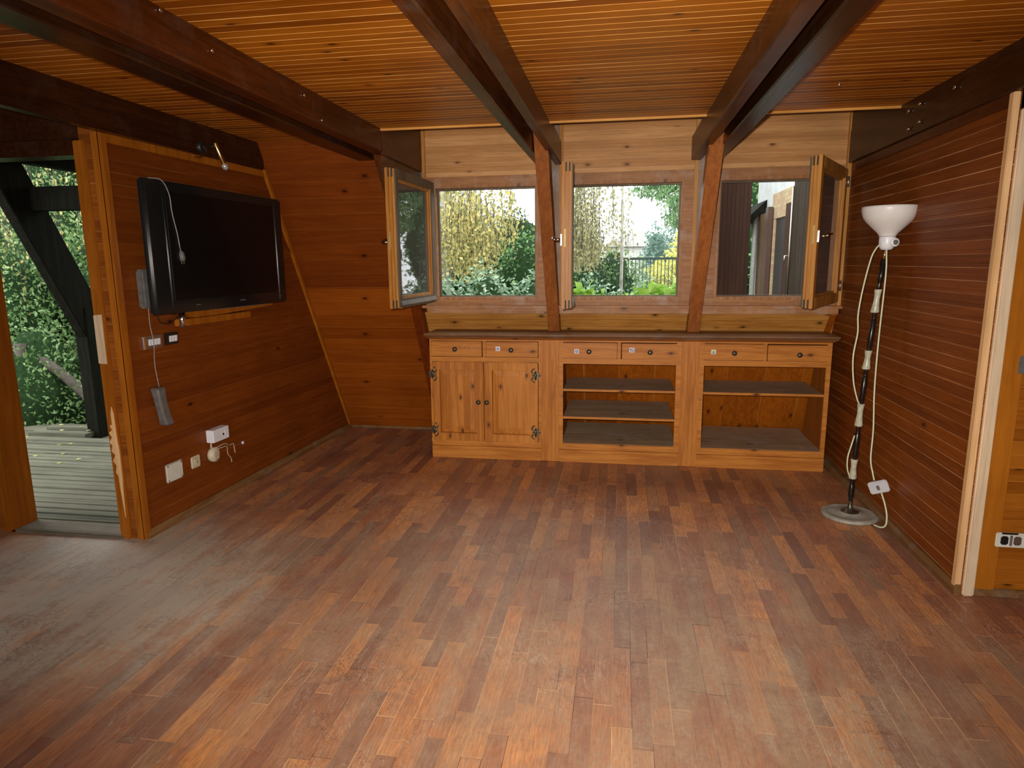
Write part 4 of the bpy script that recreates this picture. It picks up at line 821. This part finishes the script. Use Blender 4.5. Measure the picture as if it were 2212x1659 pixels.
plant('cypress_tree', 'blue-green cypress standing beyond the metal fence', 'tree', (1.05, 20.5, -.6), [((1.02, 20.5, 1.45), (.42, .4, 1.25)), ((1.5, 21.5, 1.2), (.8, .6, 1.4))], L_cyp, .12, 130, cores=False)
plant('maple_tree', 'yellow-leaved maple beyond the metal fence', 'tree', (1.5, 17.0, -.6), [((1.62, 17.0, 1.7), (.42, .5, .75)), ((1.15, 16.6, 1.15), (.5, .5, .62))], L_yel, .11, 90, cores=False)
plant('pale_shrub', 'pale green shrub at the foot of the cypress', 'shrub', (.35, 18.5, -.6), [((.35, 18.5, .95), (.9, .6, .75)), ((1.1, 17.5, .8), (.6, .5, .65)), ((-.5, 19.0, 1.0), (.8, .5, .9))], L_pale, .10, 90, cores=False)
plant('lime_tree', 'broad green tree between the metal fence and the white outbuilding', 'tree', (3.1, 17.5, -.8), [((3.05, 17.5, 2.0), (1.25, 1.1, 2.2)), ((2.6, 18.5, 3.9), (1.1, 1.0, 1.3))], L_mid, .12, 45)
plant('evergreen_tree', 'tall evergreen at the far edge of the garden on the deck side', 'tree', (-6.0, 19.5, -.8), [((-6.0, 19.5, 2.0), (1.7, 1.2, 2.4))], L_mid, .14, 22)
plant('evergreen_tree', 'broad evergreen at the garden edge farthest out beyond the deck', 'tree', (-9.6, 18.0, -.8), [((-9.6, 18.0, 1.8), (1.7, 1.3, 2.3))], L_mid, .14, 22)
# black railing fence
fe = thing('metal_fence', 'dark green metal railing fence across the garden behind the hedge', 'fence', (.3, 14.2, -.7))
g = G(); [g.box(-1.2+.075*k-.008, -1.2+.075*k+.008, -.008, .008, 0, 2.26) for k in range(44)]; g.build('bar', plain('fence_green', (.03, .055, .045), .5), fe)
g = G(); Mfr = plain('fence_rail', (.03, .055, .045), .5); g.box(-1.25, 2.1, -.02, .02, 2.24, 2.29); g.build('rail', Mfr, fe)
G().box(-1.25, 2.1, -.02, .02, .3, .34).build('rail', Mfr, fe)
# far house with pale gable
ho = thing('distant_house', 'pale gabled house far beyond the garden', 'house', (.9, 32, -.6))
G().box(-1.6, 1.0, -.5, 3, 0, 2.9).build('wall', plain('far_wall', (.62, .62, .56), .9), ho)
G().prism([(-1.9, 2.8), (1.3, 2.8), (-.2, 3.6)], 'y', -.7, 3.2).build('roof', plain('far_roof', (.55, .53, .50), .9), ho)
# shutter of the third window, hinged outside
sh = thing('window_shutter', 'dark brown plank shutter standing half open outside the casement near the lamp', 'shutter', (.672, YW+.12, 1.15), math.radians(40))
structure(grooved('planks', M_shut, lambda z, x, d: (x, d, z), 0, .40, .045, 0, .985, gw=.005, gd=.004, back=.03)); o = bpy.data.objects['planks']; del o['kind']; o.parent = sh
for zz in (.12, .78): G().box(.0, .40, .03, .05, zz, zz+.08).build('batten', M_shut, sh)
# white outbuilding
ob = thing('outbuilding', 'white rendered outbuilding with brown shutters and a brick lintel', 'building', (1.95, 8.5, -.9))
G().box(0, 1.5, -1.9, 1.85, 0, 4.2).build('wall', M_ext2, ob)
G().prism([(.0, 3.10), (.0, 3.22), (-.62, 2.62), (-.62, 2.50)], 'y', 1.2, 2.4).build('eave', M_ext, ob); o = ob.children[-1]
g = G(); g.box(-.05, .02, 1.55, 2.05, 2.9, 3.06); g.build('barge_board', plain('pale_board', (.35, .33, .24), .7), ob)
t = NT('brick_lintel'); vec, ax = t.obj(); bk = t.new('ShaderNodeTexBrick'); t.L.new(t.xyz(ax[1], ax[2], 0.0), bk.inputs['Vector']); bk.inputs['Scale'].default_value = 5; bk.inputs['Color1'].default_value = (.42, .24, .14, 1); bk.inputs['Color2'].default_value = (.50, .38, .18, 1); bk.inputs['Mortar'].default_value = (.3, .28, .22, 1)
Mbk = t.fin(bk.outputs[0], .9)
g = G(); g.bbox(-.03, .01, -.65, .72, 2.92, 3.24, .005); g.bbox(-.03, .01, .52, .72, 1.85, 2.92, .005); g.build('brick_surround', Mbk, ob)
G().box(-.012, .02, -.45, .52, 1.85, 2.92).build('dark_opening', plain('dark_doorway', (.03, .022, .02), .6), ob)
G().bbox(-.07, -.03, -.42, -.20, 1.82, 3.05, .004).build('inner_shutter', M_shut, ob)
g = G(); g.bbox(-.08, -.045, .78, 1.30, 1.93, 3.02, .004); s1_ = g.build('shutter', M_shutL, ob); s1_['label'] = 'faded brown shutter'
G().bbox(-.10, -.04, .60, .76, 1.93, 3.08, .004).build('shutter_edge', plain('dark_red_wood', (.09, .045, .03), .6), ob)
g = G(); g.bbox(-.09, -.05, -1.55, -.62, 1.80, 3.28, .004); s2_ = g.build('shutter', wood('grey_brown_shutter', (.040, .030, .024), (.062, .048, .038), 'Z', 'Y', .13, .6, 0, groove=(.16, .14, .11), spec=.12), ob)
g = G(); g.tube([(-.10, -.60, 2.45), (-.14, -.60, 2.45), (-.14, -.60, 2.38), (-.11, -.50, 2.38)], .012, 8); g.tube([(-.10, -.62, 1.85), (-.10, -.62, 3.2)], .012, 8); g.build('latch', M_steel, s2_)
G().tube([(-.10, 1.42, 0), (-.10, 1.42, 2.98), (-.02, 1.5, 3.05)], .035, 10).build('downpipe', plain('zinc_pipe', (.45, .46, .40), .5), ob)
# vegetation beyond the deck
deckplants = [('leafy shrub crowding the near end of the deck outside the doorway', (-6.1, 5.9, -.9), [((-6.1, 5.9, .15), (.8, .6, .95)), ((-6.9, 6.3, .9), (.9, .7, 1.1))], L_mid2, .048, 330),
 ('tall dark shrub behind the black post outside the doorway', (-5.3, 6.6, -.9), [((-5.3, 6.6, .3), (.8, .6, 1.2)), ((-5.9, 6.9, 1.1), (1.0, .7, 1.1))], L_mid2, .046, 330),
 ('high bank of pale glossy leaves seen through the doorway', (-7.6, 7.6, -.9), [((-7.4, 7.6, 1.5), (1.3, .8, 1.2)), ((-6.4, 7.9, 1.6), (1.3, .8, 1.1))], L_mid2, .052, 260),
 ('tree with dense green crown over the deck', (-8.2, 9.0, -.9), [((-8.6, 8.8, 2.9), (1.9, 1.0, 1.6)), ((-7.0, 9.2, 3.2), (1.8, 1.0, 1.5)), ((-9.8, 9.2, 1.5), (1.6, 1.0, 2.2))], L_mid2, .060, 110)]
for lab, base, bl, m, sz, dn in deckplants: plant('garden_tree' if 'tree' in lab else 'garden_shrub', lab, 'tree' if 'tree' in lab else 'shrub', base, bl, m, sz, dn, aspect=.5, ck=.7)
st = []
for _ in range(60):
    y = R_.uniform(6.0, 6.8); az = R_.uniform(-1.10, -.86); st.append((az*y, y, 3.3, R_.uniform(1.3, 2.9) if az > -1.0 else R_.uniform(.9, 2.4)))
hanging('weeping_birch', 'birch with yellowing leaves hanging over the deck outside the doorway', (-8.0, 7.2, -.9), st, L_birch, .046, .07, M_bark, [([(-8.0, 7.2, -.9), (-7.9, 7.2, 2.2), (-7.2, 6.8, 3.6)], [.12, .1, .06])])
br_ = G(); br_.tube(curve_pts([(-6.9, 5.7, 1.1), (-6.3, 5.75, .78), (-5.7, 5.75, .52), (-5.2, 5.8, .05)], 6), [.07]*10+[.05]*9, 8); br_.tube([(-5.95, 5.68, -.9), (-5.95, 5.68, .75)], .06, 8)
o = br_.build('bare_branch', M_bark); tag(o, 'thick bare branch slanting through the shrubs beyond the deck', 'branch')
